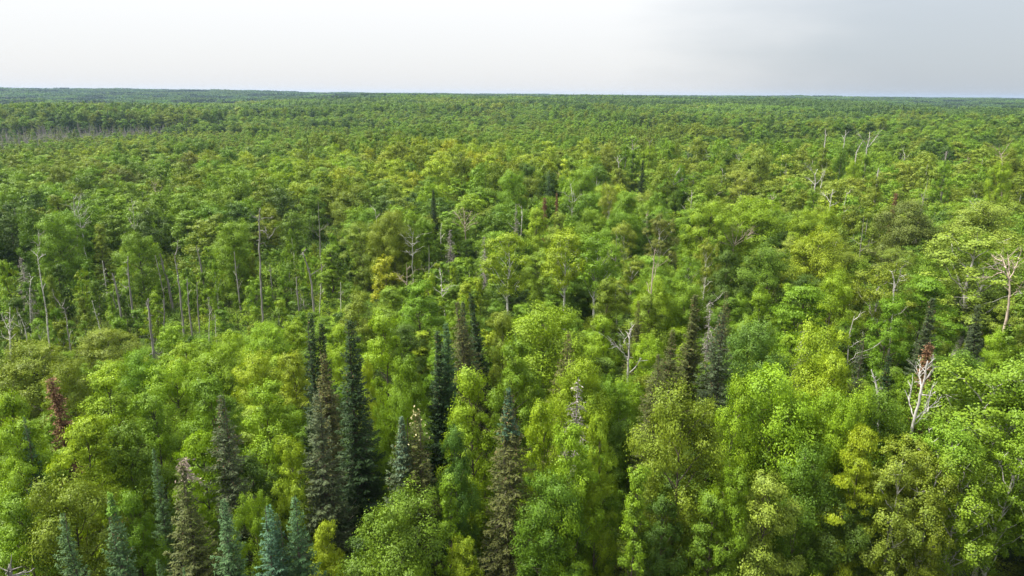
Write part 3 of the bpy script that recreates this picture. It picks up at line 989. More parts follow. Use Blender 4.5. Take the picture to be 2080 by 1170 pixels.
# ------------------------------------------------------------------ snags: polylines through photograph points, on a plane at their distance, with real depth added
SNAG = [
    # distance, material, base half-width px, trunk points (base first), [branches], label, short
    (120, 'grey', 3.2, [(534, 655), (531, 600), (528, 540), (527, 480), (526, 440), (529, 424)], [
        [(526, 452), (521, 442), (514, 440), (507, 431)], [(527, 447), (537, 443), (553, 446)], [(527, 470), (533, 467), (541, 472), (545, 486)],
        [(541, 470), (538, 460)], [(547, 484), (556, 470), (560, 460)], [(528, 496), (535, 492), (540, 498)], [(526, 488), (520, 488)]],
     'tallest grey snag in the swamp with hooked bare top branches', 'the tallest snag'),
    (118, 'grey', 3.0, [(638, 630), (634, 590), (629, 555), (621, 530), (615, 513), (621, 507)], [
        [(630, 562), (638, 552), (648, 546), (655, 540)], [(618, 520), (614, 514), (613, 519)]],
     'bent grey snag with a hooked top and one side branch', 'the bent snag'),
    (104, 'grey', 3.0, [(376, 697), (370, 640), (364, 580), (358, 540), (355, 520)], [
        [(356, 518), (360, 508), (361, 490)], [(355, 520), (350, 512)], [(358, 545), (362, 535)], [(373, 668), (368, 655)]],
     'thin pale snag with a curved tip left of the stout broken one', 'the curved tip snag'),
    (98, 'grey', 4.0, [(313, 725), (309, 690), (305, 650), (302, 625), (301, 607)], [
        [(302, 630), (298, 618), (297, 612)], [(311, 712), (322, 722), (330, 716)], [(308, 718), (296, 724), (285, 722), (272, 726)], [(306, 690), (298, 680)]],
     'stout grey snag broken off short, low sticks at its foot', 'the stout broken snag'),
    (134, 'grey', 3.5, [(341, 575), (335, 555), (329, 535), (326, 515)], [[(327, 524), (322, 513)], [(330, 538), (333, 528)]],
     'thick slanting snag with a notched top before the dark wood', 'the notched snag'),
    (130, 'grey', 1.6, [(335, 660), (333, 600), (325, 560), (315, 520)], [[(322, 545), (316, 538)], [(330, 590), (336, 582)]],
     'thin slanting snag left of the notched one', None),
    (120, 'grey', 3.0, [(244, 630), (240, 600), (234, 575), (228, 556)], [[(234, 574), (231, 560)], [(236, 625), (231, 605), (224, 592), (217, 584)], [(241, 605), (247, 595)]],
     'grey snag with a thin crooked companion stem', 'the crooked snag'),
    (128, 'grey', 2.4, [(265, 598), (262, 570), (260, 545), (260, 521)], [[(260, 560), (256, 548)], [(258, 586), (250, 582), (244, 576)]],
     'straight grey snag right of the crooked one', None),
    (108, 'pale', 1.8, [(98, 682), (94, 630), (87, 590), (82, 560), (77, 530), (76, 518)], [
        [(76, 520), (71, 515), (66, 512)], [(77, 530), (82, 523), (88, 520), (93, 519)], [(76, 516), (80, 505), (78, 485), (77, 470)], [(87, 588), (92, 578)]],
     'slender pale snag with upturned forks near its top', 'the forked slender snag'),
    (103, 'grey', 2.0, [(143, 708), (138, 675), (134, 640), (130, 625)], [
        [(131, 628), (124, 622), (115, 612), (110, 603)], [(127, 622), (131, 614)], [(132, 632), (138, 622)], [(140, 690), (145, 672)]],
     'short pale snag with a forked antler top', None),
    (102, 'pale', 2.2, [(20, 700), (21, 670), (20, 645), (20, 625)], [
        [(20, 680), (14, 665), (8, 652)], [(21, 672), (27, 660), (28, 648)], [(20, 690), (10, 688), (2, 680)], [(21, 690), (30, 676)], [(20, 660), (14, 640)], [(20, 665), (25, 640)]],
     'clump of pale dead stems by the left edge of the swamp', 'the pale dead clump'),
    (106, 'pale', 1.4, [(55, 690), (50, 665), (42, 645), (35, 632)], [[(50, 665), (52, 655)]], 'thin leaning pale stem beside the dead clump', None),
    (118, 'pale', 1.5, [(204, 672), (198, 650), (192, 630), (187, 612)], [[(196, 645), (200, 637)]], 'thin leaning pale stem below the crooked snag', None),
    (140, 'grey', 2.5, [(408, 540), (404, 520), (399, 500)], [[(402, 512), (405, 504)]], 'grey snag alone in front of the darkest wood', None),
    (126, 'grey', 2.2, [(486, 602), (482, 570), (478, 540), (476, 512)], [[(484, 590), (490, 575)], [(480, 560), (474, 552)], [(479, 548), (484, 538)]],
     'grey snag with short stubs left of the tallest one', None),
    (130, 'grey', 2.0, [(552, 582), (550, 560), (548, 536)], [[(550, 552), (553, 545)]], 'straight grey snag just right of the tallest one', None),
    (124, 'grey', 2.8, [(607, 630), (604, 595), (602, 563)], [[(604, 600), (600, 592)]], 'branchless grey pole between the tallest snag and the bent one', None),
    (124, 'grey', 1.6, [(612, 632), (611, 615), (611, 597)], [[(611, 612), (614, 606)]], 'short thin pole touching the branchless one', None),
    (116, 'grey', 2.4, [(386, 642), (382, 600), (380, 568)], [[(382, 600), (388, 590)], [(384, 625), (378, 615)]], 'grey snag right of the curved tip one', None),
    (118, 'grey', 1.8, [(402, 630), (401, 600), (400, 575)], [[(401, 605), (405, 596)]], 'thin grey stick beside a green sapling right of the curved tip snag', None),
    (112, 'pale', 1.2, [(424, 678), (426, 640), (422, 605)], [[(424, 640), (429, 630)]], 'very thin pale stick in the middle of the swamp', None),
    (112, 'pale', 1.2, [(438, 672), (437, 650), (436, 640)], [[(437, 655), (440, 648)]], 'shortest pale stick in the middle of the swamp', None),
    (118, 'grey', 2.2, [(333, 662), (334, 635), (331, 610)], [[(333, 640), (325, 632), (320, 629)]], 'leaning dead stems right of the stout broken snag', None),
    (124, 'pale', 1.6, [(693, 635), (692, 605), (692, 574)], [[(692, 600), (696, 592)]], 'thin pale pole where the swamp meets the young trees', None),
    (122, 'pale', 1.3, [(649, 630), (651, 600), (652, 575)], [[(650, 600), (655, 590)]], 'thin pale pole right of the bent snag', None),
    (145, 'pale', 1.7, [(217, 592), (212, 560), (208, 530)], [[(211, 552), (215, 545)]], 'thin white stem of a dying tree in the dark wood', None),
    (128, 'pale', 1.3, [(60, 590), (63, 570), (60, 555)], [[(62, 572), (66, 565)]], 'tiny pale stick left of the forked slender snag', None),
    (155, 'tan', 2.8, [(946, 492), (945, 470), (944, 455)], [
        [(944, 462), (936, 448), (928, 437), (922, 433)], [(944, 458), (940, 444), (934, 430)], [(944, 457), (943, 440), (941, 426)], [(944, 458), (950, 444), (957, 432)],
        [(944, 462), (955, 448), (964, 440)], [(944, 466), (958, 455), (966, 450)], [(944, 466), (932, 455), (922, 449)], [(945, 470), (955, 464)], [(945, 470), (934, 466)]],
     'dead tree with a fan of bare tan twigs on a short trunk', 'the fan topped snag'),
    (150, 'pale', 1.6, [(896, 500), (895, 475), (897, 453)], [[(896, 480), (892, 470)], [(895, 486), (901, 478)]], 'thin pale spike left of the bushy dead spruce', None),
    (66, 'white', 3.0, [(1275, 772), (1276, 740), (1278, 712), (1278, 690), (1281, 668)], [
        [(1276, 735), (1266, 712), (1252, 695), (1240, 682)], [(1278, 710), (1270, 690), (1267, 672)], [(1279, 690), (1273, 676)], [(1280, 682), (1284, 664)], [(1266, 712), (1262, 698)], [(1275, 760), (1292, 748), (1300, 735)]],
     'bare white Y shaped dead tree among bright leaves', 'the white Y shaped snag'),
    (56, 'white', 3.6, [(1849, 885), (1857, 850), (1866, 820), (1872, 790), (1878, 765), (1884, 735)], [
        [(1857, 852), (1848, 832), (1845, 810), (1851, 795)], [(1866, 818), (1870, 780), (1862, 765)], [(1870, 795), (1878, 775), (1892, 762), (1898, 752)], [(1872, 790), (1866, 770), (1868, 750)],
        [(1860, 850), (1876, 838), (1888, 832), (1906, 823)], [(1884, 836), (1886, 815), (1893, 795)], [(1872, 802), (1886, 800), (1902, 792)], [(1882, 745), (1896, 732)], [(1853, 866), (1866, 858), (1878, 842)]],
     'many armed white dead birch below the rusty spruce', 'the white dead birch'),
    (58, 'white', 2.8, [(1784, 806), (1780, 785), (1776, 768), (1770, 752)], [[(1782, 798), (1790, 784)], [(1778, 776), (1774, 764)], [(1776, 770), (1780, 762)]],
     'short white snag with twin prongs above a bright green tree', 'the twin pronged snag'),
    (92, 'white', 2.0, [(1815, 610), (1815, 590), (1817, 570), (1811, 552)], [[(1816, 588), (1824, 570), (1830, 552), (1829, 546)], [(1815, 600), (1818, 580)], [(1817, 572), (1814, 560)]],
     'bare white limbs forming a V above the airy olive tree', None),
    (105, 'tan', 4.0, [(2040, 672), (2046, 640), (2050, 610), (2052, 585), (2049, 565)], [
        [(2050, 568), (2040, 552), (2028, 545), (2010, 542)], [(2049, 566), (2044, 545), (2036, 530), (2030, 520)], [(2049, 565), (2050, 545), (2046, 520)], [(2050, 566), (2060, 550), (2068, 530), (2072, 520)],
        [(2040, 552), (2026, 556), (2012, 566), (2000, 566)], [(2051, 605), (2062, 592), (2078, 572)], [(2036, 530), (2024, 528), (2014, 520)], [(2044, 545), (2038, 540), (2020, 534)], [(2060, 550), (2058, 535)], [(2049, 590), (2040, 582)]],
     'big spreading tan dead tree beside the tall pale aspen', 'the big tan dead tree'),
    (118, 'pale', 4.6, [(1964, 700), (1972, 660), (1981, 620), (1992, 585), (1997, 560)], [[(1994, 575), (2006, 558)], [(1990, 588), (1984, 570)], [(1997, 560), (1998, 545)]],
     'stout leaning white trunk under the tall pale aspen', 'the leaning white trunk'),
    (122, 'pale', 3.0, [(1961, 612), (1964, 590), (1966, 570)], [[(1964, 588), (1968, 578)]], 'short upright white trunk left of the leaning one', None),
    (260, 'white', 2.2, [(1759, 320), (1761, 300), (1766, 285), (1767, 268)], [
        [(1761, 300), (1756, 288), (1748, 277), (1746, 272)], [(1762, 300), (1772, 290), (1780, 278), (1786, 272)], [(1766, 285), (1774, 276)], [(1756, 288), (1750, 286)], [(1764, 292), (1760, 280)]],
     'white branched dead crown standing above the right hand canopy', 'the white branched crown'),
    (250, 'white', 1.8, [(1737, 330), (1740, 310), (1747, 295), (1752, 288)], [[(1744, 300), (1741, 292)]], 'leaning white stem left of the white branched crown', None),
    (270, 'white', 2.0, [(1674, 302), (1676, 285), (1677, 262)], [[(1676, 280), (1680, 272)]], 'straight white trunk far back, left of two', None),
    (265, 'white', 1.6, [(1712, 305), (1715, 290), (1718, 265)], [[(1715, 285), (1711, 275)], [(1717, 275), (1724, 267)]], 'straight white trunk far back, right of two', None),
    (190, 'white', 2.6, [(1654, 392), (1656, 372), (1655, 355)], [
        [(1656, 376), (1648, 368), (1640, 362)], [(1657, 374), (1668, 364), (1672, 352)], [(1655, 356), (1648, 344), (1634, 330)], [(1655, 356), (1660, 345)], [(1648, 388), (1649, 372)], [(1667, 382), (1670, 366), (1676, 350)]],
     'white limbed dying aspen above the bare white one', None),
    (170, 'white', 2.0, [(1685, 424), (1688, 405), (1692, 385)], [
        [(1687, 412), (1678, 400), (1666, 392)], [(1688, 405), (1684, 392)], [(1687, 418), (1700, 412)], [(1690, 395), (1697, 388)]],
     'bare white forked tree low in the right hand canopy', None),
    (215, 'white', 2.2, [(1782, 362), (1783, 352), (1785, 342)], [[(1783, 352), (1786, 346)]], 'short bright white stub in a dark gap', None),
    (205, 'pale', 1.8, [(1370, 395), (1368, 375), (1367, 360)], [
        [(1368, 376), (1360, 362), (1352, 352)], [(1367, 362), (1364, 350)], [(1367, 364), (1374, 352), (1380, 346)], [(1368, 376), (1380, 368), (1386, 362)], [(1368, 380), (1356, 378)]],
     'pale bare tree with a twiggy round head in the middle distance', 'the twiggy round head'),
    (275, 'grey', 1.6, [(1285, 312), (1285, 295), (1284, 285)], [
        [(1285, 300), (1276, 288), (1272, 278)], [(1284, 288), (1281, 276)], [(1284, 290), (1290, 277)], [(1285, 300), (1294, 288), (1298, 278)], [(1285, 304), (1272, 296)], [(1285, 304), (1297, 298)]],
     'wispy grey bare tree far up in the canopy', 'the wispy grey tree'),
    (265, 'grey', 1.2, [(1320, 300), (1320, 288)], [[(1320, 290), (1312, 280)], [(1320, 290), (1328, 280)], [(1320, 288), (1320, 278)]], 'second wispy grey tree right of the first', None),
    (235, 'pale', 1.5, [(1258, 345), (1256, 332), (1254, 318)], [[(1256, 330), (1250, 322)], [(1256, 334), (1262, 324)], [(1255, 325), (1259, 317)]], 'small pale bare tree below the wispy grey one', None),
    (140, 'tan', 2.6, [(1490, 530), (1488, 510), (1492, 495)], [
        [(1490, 498), (1478, 484), (1470, 468)], [(1491, 496), (1488, 478), (1484, 462)], [(1492, 496), (1498, 478), (1500, 458)], [(1492, 497), (1508, 480), (1520, 462)], [(1492, 499), (1516, 486), (1534, 470)],
        [(1490, 500), (1470, 492), (1452, 480)], [(1490, 500), (1472, 496), (1455, 496)], [(1508, 480), (1508, 464)], [(1516, 486), (1528, 480)]],
     'wide fan of bare tan branches in the middle of the wood', 'the wide tan fan'),
    (225, 'grey', 3.0, [(1920, 335), (1921, 318), (1922, 308)], [[(1921, 316), (1914, 308)], [(1921, 318), (1927, 308)]], 'grey trunk under a pale rounded crown far right', None),
    (235, 'tan', 1.8, [(2036, 330), (2034, 318), (2030, 308)], [
        [(2033, 316), (2024, 304), (2016, 296)], [(2031, 310), (2030, 298)], [(2033, 316), (2042, 304), (2048, 296)], [(2034, 320), (2046, 314)], [(2034, 320), (2022, 314)]],
     'pinkish bare twiggy crown far right', None),
    (87, 'tan', 2.4, [(1322, 600), (1325, 565), (1328, 530), (1330, 508)], [[(1324, 580), (1330, 560), (1334, 540)], [(1328, 530), (1322, 520)], [(1320, 600), (1314, 580)]],
     'broken pale trunk right of the birch row', None),
    (60, 'grey', 1.5, [(1258, 865), (1256, 850), (1260, 835)], [[(1257, 858), (1266, 850), (1272, 852)], [(1257, 850), (1252, 838)]], 'small crooked dead stem beside the bare grey dead spruce', None),
    (33.5, 'grey', 7.0, [(18, 1185), (19, 1168), (20, 1150)], [[(18, 1168), (12, 1156)], [(20, 1160), (26, 1153)], [(22, 1170), (38, 1164), (52, 1152)], [(22, 1176), (45, 1168), (64, 1166)], [(19, 1164), (15, 1150)]],
     'weathered grey snag top in the bottom corner', None),
]
SM = {'grey': M_GREY, 'pale': M_PALE, 'white': M_WHITE, 'tan': M_TAN}


def plane_pt(px, py, D, n0):
    d = ray(px, py)
    t_ = D / (d[0] * n0[0] + d[1] * n0[1])
    return np.array((d[0] * t_, d[1] * t_, CAM_Z + d[2] * t_))


for si, (D, mk, wpx, trunk_px, brs, lab, short) in enumerate(SNAG):
    rng = np.random.default_rng(9000 + si)
    b0 = trunk_px[0]
    d0 = ray(*b0)
    n0 = np.array((d0[0], d0[1])) / math.hypot(d0[0], d0[1])
    P = [plane_pt(px, py, D, n0) for px, py in trunk_px]
    gz = ground_z(P[0][0], P[0][1])
    px2m = D / math.cos(math.radians(20)) / FPX
    lean = (P[0] - P[1]) / max(.3, P[1][2] - P[0][2])
    foot = P[0] + np.array([lean[0], lean[1], -1]) * max(0.0, P[0][2] - gz) * np.array([.5, .5, 1])
    loc = np.array((foot[0], foot[1], gz))
    pts = [foot - np.array([0, 0, .8])] + P if P[0][2] > gz + .2 else P
    pts = np.array(pts) - loc
    depth = np.array([n0[0], n0[1], 0])
    r0 = wpx * px2m * (.76 if D < 70 else (.62 if D < 150 else .52))
    k = len(pts)
    # finer path with slight irregularity
    tt = np.linspace(0, k - 1, k * 3)
    fp = np.stack([np.interp(tt, np.arange(k), pts[:, c]) for c in range(3)], 1)
    fp[1:-1] += rng.normal(size=(len(fp) - 2, 3)) * r0 * .18
    L = np.linspace(0, 1, len(fp))
    rad = r0 * (1.12 - 0.72 * L) * (1 + rng.normal(size=len(fp)) * .06)
    rad = np.maximum(rad, .022)
    fp = np.vstack([fp, fp[-1] + np.array([.01, .01, .12])])
    rad = np.append(rad, .004)
    root = empty('dead_tree', loc)
    mb = MB()
    mb.tube(fp, rad, 7)
    # short stubs along the trunk belong to it
    for q in range(6):
        t_ = .35 + .6 * rng.random()
        p0 = np.array([np.interp(t_, np.linspace(0, 1, len(fp)), fp[:, c]) for c in range(3)])
        dv = rng.normal(size=3)
        dv[2] = abs(dv[2]) * .4
        dv /= np.linalg.norm(dv)
        mb.tube([p0, p0 + dv * (.25 + .5 * rng.random())], [r0 * .28, r0 * .08], 4)
    part('trunk', mb.mesh('dead_trunk', [SM[mk]]), root)
    for bi, bp in enumerate(brs):
        q = np.array([plane_pt(px, py, D, n0) for px, py in bp]) - loc
        sgn = rng.choice([-1, 1])
        ln = np.linalg.norm(q[-1] - q[0])
        for c in range(1, len(q)):
            q[c] += depth * sgn * ln * .5 * (c / (len(q) - 1)) * (.5 + rng.random())
        kk = len(q)
        tq = np.linspace(0, kk - 1, kk * 3 - 1)
        fq = np.stack([np.interp(tq, np.arange(kk), q[:, c]) for c in range(3)], 1)
        fq[1:] += rng.normal(size=(len(fq) - 1, 3)) * ln * .012
        bm = MB()
        rb = max(.03, r0 * .48)
        bm.tube(fq, np.linspace(rb, .016, len(fq)), 5)
        for tw in range(int(4 + ln * 2.2) if mk != 'grey' else int(2 + ln * 1.1)):
            t_ = .35 + .65 * rng.random()
            p0 = np.array([np.interp(t_, np.linspace(0, 1, len(fq)), fq[:, c]) for c in range(3)])
            dv = (fq[-1] - fq[0]) / (ln + 1e-6) * .8 + rng.normal(size=3) * .55 + np.array([0, 0, .25])
            tl = ln * (.14 + .22 * rng.random())
            p1 = p0 + dv * tl * .55 + rng.normal(size=3) * tl * .08
            p2 = p0 + dv * tl
            bm.tube([p0, p1, p2], [.026, .019, .009], 3)
            if D < 170:
                p3 = p1 + (dv + rng.normal(size=3) * .6) * tl * .4
                bm.tube([p1, p3], [.015, .007], 3)
        part('branch', bm.mesh('dead_branch', [SM[mk]]), root)
    THINGS.append([root, trunk_px[-1][0], trunk_px[-1][1], 'dead', 'bare', lab, 'snag'])
    ymin = min(p_[1] for p_ in trunk_px)
    CAT.append((b0[0], ymin, 5 + 2 * wpx, b0[1] - 2, D - 1, loc[0], loc[1], 1.0))
    tp_ = trunk_px[-1]
    CAT.append((tp_[0], ymin, 5 + 2 * wpx, (b0[1] + tp_[1]) / 2, D - 1, loc[0], loc[1], 1.0))
    if short:
        LANDMARK.append((tp_[0], (tp_[1] + b0[1]) / 2, short))
    if b0[0] > 700 and D > 40:             # what hides its foot
        d_ = D - 2.6
        cx, cy = n0[0] * d_, n0[1] * d_
        cz = ground_z(cx, cy)
        h = height_for(cx, cy, cz, b0[1] - 4)
        w = min(6.5, max(3.2, h * .42))
        kd = 'young' if h < 8 else ('ovoid', 'round')[si % 2]
        H, W = proto_size(kd, si)
        tn = ('fresh', 'bright', 'olive', 'mid')[si % 4]
        o = put_tree('young_tree' if kd == 'young' else 'broadleaf_tree', kd, si, (cx, cy, cz), RNG.uniform(0, 6.28), (w / W, w / W, h / H), tone_rgb(tn, .1))
        THINGS.append([o, b0[0], b0[1], tn, 'rounded', None, 'young_tree' if kd == 'young' else 'broadleaf_tree'])
        CAT.append((b0[0], b0[1] - 4, w * FPX / D * .8, b0[1] + 30, d_, cx, cy, w))

BARE = []
for s in range(5):
    rng = np.random.default_rng(3300 + s)
    tm, bl = MB(), []
    H = 20.0
    tp = lerp_path((0, 0, -1), (rng.normal() * .7, rng.normal() * .7, H * (.9 if s != 2 else 1)), 9, rng, .12)
    tm.tube(tp, np.linspace(.145, .03, 9), 6)
    for q in range((6, 9, 2, 8, 7)[s]):
        z = .55 + .43 * rng.random()
        p0 = np.array([np.interp(z, np.linspace(0, 1, 9), tp[:, c_]) for c_ in range(3)])
        a = rng.random() * 6.28
        L = (1.2 + 2.6 * rng.random()) * (1.25 - .5 * z)
        e = p0 + np.array([math.cos(a) * .75, math.sin(a) * .75, .75]) * L
        bm = MB()
        bp = lerp_path(p0, e, 5, rng, L * .05)
        bm.tube(bp, np.linspace(.05, .014, 5), 4)
        for w_ in range(5):
            t_ = 1 + int(rng.random() * 3.9)
            dv = (e - p0) * .3 + rng.normal(size=3) * L * .22
            bm.tube([bp[t_], bp[t_] + dv * .5 + rng.normal(size=3) * .05, bp[t_] + dv], [.024, .016, .008], 3)
        bl.append(bm)
    mt = (M_PALE, M_WHITE, M_GREY, M_TAN, M_PALE)[s]
    BARE.append((tm.mesh(f'bare_trunk_{s}', [mt]), [b.mesh(f'bare_branch_{s}_{k}', [mt]) for k, b in enumerate(bl)], ('pale', 'whitish', 'grey', 'tan', 'pale')[s]))
for i, (px, py, h) in enumerate([(760, 405, 19), (828, 448, 18), (868, 500, 15), (822, 520, 13), (905, 530, 13), (1060, 400, 19), (1170, 372, 20),
        (1262, 470, 18), (1300, 405, 19.5), (1410, 370, 20), (1470, 330, 20.5), (1435, 300, 20), (1400, 290, 20), (1560, 372, 20), (1600, 330, 20.5), (1722, 372, 20.5), (1845, 300, 20.5),
        (1880, 360, 20.5), (1965, 305, 20), (2060, 255, 19), (2048, 258, 19), (1985, 385, 20), (1765, 440, 19), (1690, 480, 18.5), (1430, 545, 16), (1735, 610, 17), (1500, 300, 20),
        (640, 410, 20), (300, 345, 21), (262, 385, 20), (130, 380, 21), (160, 395, 20), (1925, 300, 20.5), (1150, 330, 20)]):
    x, y, gz = at(px, py, h)
    tme, bme, word = BARE[i % 5]
    root = empty('dead_tree', (x, y, gz), RNG.uniform(0, 6.28), (1, 1, h / 20.0), (RNG.gauss(0, .03), RNG.gauss(0, .03)))
    part('trunk', tme, root)
    for b in bme:
        part('branch', b, root)
    THINGS.append([root, px, py, 'bare ' + word, 'thin', None, 'snag'])
    CAT.append((px, py, 8, py + 26, math.hypot(x, y), x, y, 1.0))

# ------------------------------------------------------------------ the rest of the wood: candidates on a jittered polar grid
def zone(x, y):
    """(kind, height, width m, tone, keep) for a place in the wood."""
    r = math.hypot(x, y)
    az = math.degrees(math.atan2(x, y))
    a = vnoise(x, y, 34, 1.1)
    b = vnoise(x, y, 85, 5.2)
    q = RNG.random()
    edge = az + 4.0 * vnoise(x, y, 25, 8.1)
    pick = lambda *ts: ts[int(RNG.random() * len(ts)) % len(ts)]
    su = min(.999, max(0.0, .5 + .85 * vnoise(x, y, 48, 14.2) + .35 * vnoise(x, y, 140, 21.0) + RNG.gauss(0, .13)))
    stand = lambda *ts: ts[int(su * len(ts))]
    if r < 62:
        h = RNG.uniform(9, 14)
        return pick('ovoid', 'ovoid', 'narrow'), h, RNG.uniform(4.2, 6.2), pick('mid', 'fresh', 'mid', 'dark', 'dark', 'olive'), 1
    if az < -13.5 and r < 100:
        return pick('round', 'ovoid', 'ovoid', 'ovoid'), RNG.uniform(9, 14), RNG.uniform(4.2, 6.5), pick('bright', 'lime', 'fresh', 'bright', 'aspen', 'fresh'), 1
    if edge < -13.0 and r < 158 + 6 * b:
        t_ = pick('fresh', 'mid', 'bright', 'mid', 'fresh', 'dark', 'olive')
        return 'young', RNG.uniform(4.2, 8.0) * (1 + .25 * a) * (1 + .5 * sstep(112, 140, r)), RNG.uniform(2.4, 4.2), t_, 1
    if edge < -8 and r < 200:
        return pick('round', 'round', 'round', 'ovoid'), RNG.uniform(15, 20.5), RNG.uniform(7, 10.5), stand('dark', 'mid', 'dark', 'olive', 'mid', 'dark', 'olive') if a < .2 else stand('mid', 'fresh', 'aspen'), 1  # more dark leaf tones here: the wood wall's shade put into colour
    if -12 < edge < -1.5 and 84 < r < 138:
        return pick('young', 'ovoid', 'narrow', 'young'), RNG.uniform(8, 12), RNG.uniform(3.4, 5.2), pick('bright', 'fresh', 'fresh', 'bright', 'lime', 'mid'), 1
    if r < 100:
        return pick('ovoid', 'ovoid', 'ovoid', 'layer', 'narrow'), RNG.uniform(11, 16.5), RNG.uniform(4.5, 7), pick('bright', 'fresh', 'mid', 'aspen', 'mid', 'olive', 'dark'), 1
    if r < 200:
        if az > 8 and q < .28:
            return 'airy', RNG.uniform(16, 20), RNG.uniform(5.5, 8), pick('pale', 'olive', 'fresh', 'aspen'), 1
        return pick('round', 'round', 'round', 'ovoid'), RNG.uniform(13.5, 20), RNG.uniform(6.5, 10.5), stand('mid', 'fresh', 'olive', 'dark', 'aspen', 'mid', 'fresh') if b < .1 else stand('fresh', 'bright', 'olive', 'lime', 'aspen'), 1
    if r < 318:
        yb = sstep(-27, -21, az) * (1 - sstep(-4, 4, az)) * sstep(200, 235, r)
        if q < yb * .75:
            return pick('round', 'round', 'layer'), RNG.uniform(16, 20.5), RNG.uniform(7.5, 11), stand('lime', 'lime', 'yellow', 'olive', 'aspen', 'bright', 'lime'), 1
        if az < -21:
            return pick('round', 'airy', 'round'), RNG.uniform(16, 21.5), RNG.uniform(7.5, 11), stand('olive', 'olive', 'brown', 'mid', 'fresh', 'olive', 'olive', 'aspen'), 1
        if az > 6:
            return pick('round', 'round', 'airy'), RNG.uniform(14.5, 21), RNG.uniform(7.5, 11.5), stand('olive', 'aspen', 'fresh', 'pale', 'olive', 'mid'), 1
        return pick('round', 'ovoid', 'round'), RNG.uniform(15, 20), RNG.uniform(7, 10.5), stand('mid', 'olive', 'aspen', 'lime', 'olive', 'fresh'), 1
    if az < -21.5 + 2 * b and 505 + 14 * (az + 36) * .9 < r < 735:
        if RNG.random() < .22 + .5 * max(0, a):
            return pick('young', 'narrow'), RNG.uniform(5, 10), RNG.uniform(2.6, 4.5), pick('grey', 'olive', 'cool'), .7
        return 'deadwood', RNG.uniform(5.5, 11), RNG.uniform(2.5, 3.6), 'grey', .85
    if az < -21 and r > 370 and r < 620:
        return pick('narrow', 'ovoid', 'airy'), RNG.uniform(9, 12.5), RNG.uniform(3.6, 6), stand('lime', 'olive', 'fresh', 'olive', 'aspen'), 1
    if r < 620 and az < 12:
        if vnoise(x, y, 75, 3.9) > .02:
            return pick('ovoid', 'round'), RNG.uniform(13, 18), RNG.uniform(6.5, 10.5), stand('mid', 'olive', 'aspen', 'fresh'), 1
        return pick('narrow', 'narrow', 'airy', 'ovoid'), RNG.uniform(12.5, 15.5), RNG.uniform(3.6, 5.4), stand('olive', 'pale', 'aspen', 'aspen', 'fresh', 'olive') if az > -20 or r > 420 else pick('lime', 'olive', 'fresh', 'lime'), 1
    if q < .06:
        return 'spire', RNG.uniform(14, 19), RNG.uniform(3, 4), 'spruce', 1
    return pick('round', 'round', 'ovoid'), RNG.uniform(13, 20), RNG.uniform(7, 12), stand('mid', 'aspen', 'olive', 'mid', 'dark', 'fresh', 'olive'), 1


CATA = np.array([(c[0], c[1], c[2], c[3], c[4], c[5], c[6], c[7]) for c in CAT])
cands = []
rr = 17.0
while rr < 930:
    s_ = 4.6 if rr < 62 else (3.9 if rr < 160 else 5.0)
    span = 54 if rr > 70 else 75
    n_ = int(2 * RX(span) * rr / s_)
    for i in range(n_):
        az = -RX(span) + (i + RNG.random()) * 2 * RX(span) / n_
        r_ = rr + RNG.uniform(-.45, .45) * s_
        x, y = r_ * math.sin(az), r_ * math.cos(az)
        z_ = zone(x, y)
        # big crowns need room: thin out
        need = (z_[2] * (.86 if r_ < 165 else (.84 if r_ < 330 else .76))) ** 2
        if z_[0] == 'deadwood':
            need = 26
        if z_[0] == 'young':
            need = 9.5
        if RNG.random() > min(1, s_ * s_ / need) * z_[4]:
            continue
        hv = (1.1 if vnoise(x, y, 95, 12.3) > .0 else .84) + .14 * vnoise(x, y, 42, 6.6) + .10 * vnoise(x, y, 15, 2.9) if r_ > 150 and z_[0] != 'deadwood' else RNG.uniform(.72, 1.1)
        cands.append([x, y, r_, z_[0], z_[1] * hv, z_[2] * RNG.uniform(.85, 1.2), z_[3]])
    rr += s_ * .93


def tone_of_row(c):
    return c


placed = []
for c in cands:
    x, y, r_, kind, h, w, tone = c
    gz = ground_z(x, y)
    dd = np.hypot(CATA[:, 5] - x, CATA[:, 6] - y)
    if np.any(dd < CATA[:, 7] * .34 + w * .20):
        continue
    px, py = project((x, y, gz + h))
    if r_ < 330 and py > 0:
        pw = w * FPX / math.hypot(r_, CAM_Z)
        near = CATA[:, 4] > r_ + .5
        ov = near & (np.abs(CATA[:, 0] - px) < pw * .42 + CATA[:, 2] * .32) & (py < CATA[:, 3])
        if np.any(ov):
            vb = CATA[ov, 3].max() + 3
            h2 = height_for(x, y, gz, vb)
            if h2 < max(2.8, h * .30):
                continue
            w *= (h2 / h) ** .5
            h = h2
            if h < 7.5 and kind not in ('deadwood', 'spire'):
                kind = 'young'
        # keep the swamp and the wall of the wood behind it open to view
        az = math.degrees(math.atan2(x, y))
        if az < -13 and r_ < 102:
            lim = 668 + 22 * vnoise(x, y, 9, 4.4)
            if project((x, y, gz + h))[1] < lim:
                h2 = height_for(x, y, gz, lim)
                if h2 < 2.5:
                    continue
                w *= (h2 / h) ** .5
                h = h2
                if h < 7.5:
                    kind = 'young'
    placed.append((x, y, gz, r_, kind, h, w, tone))

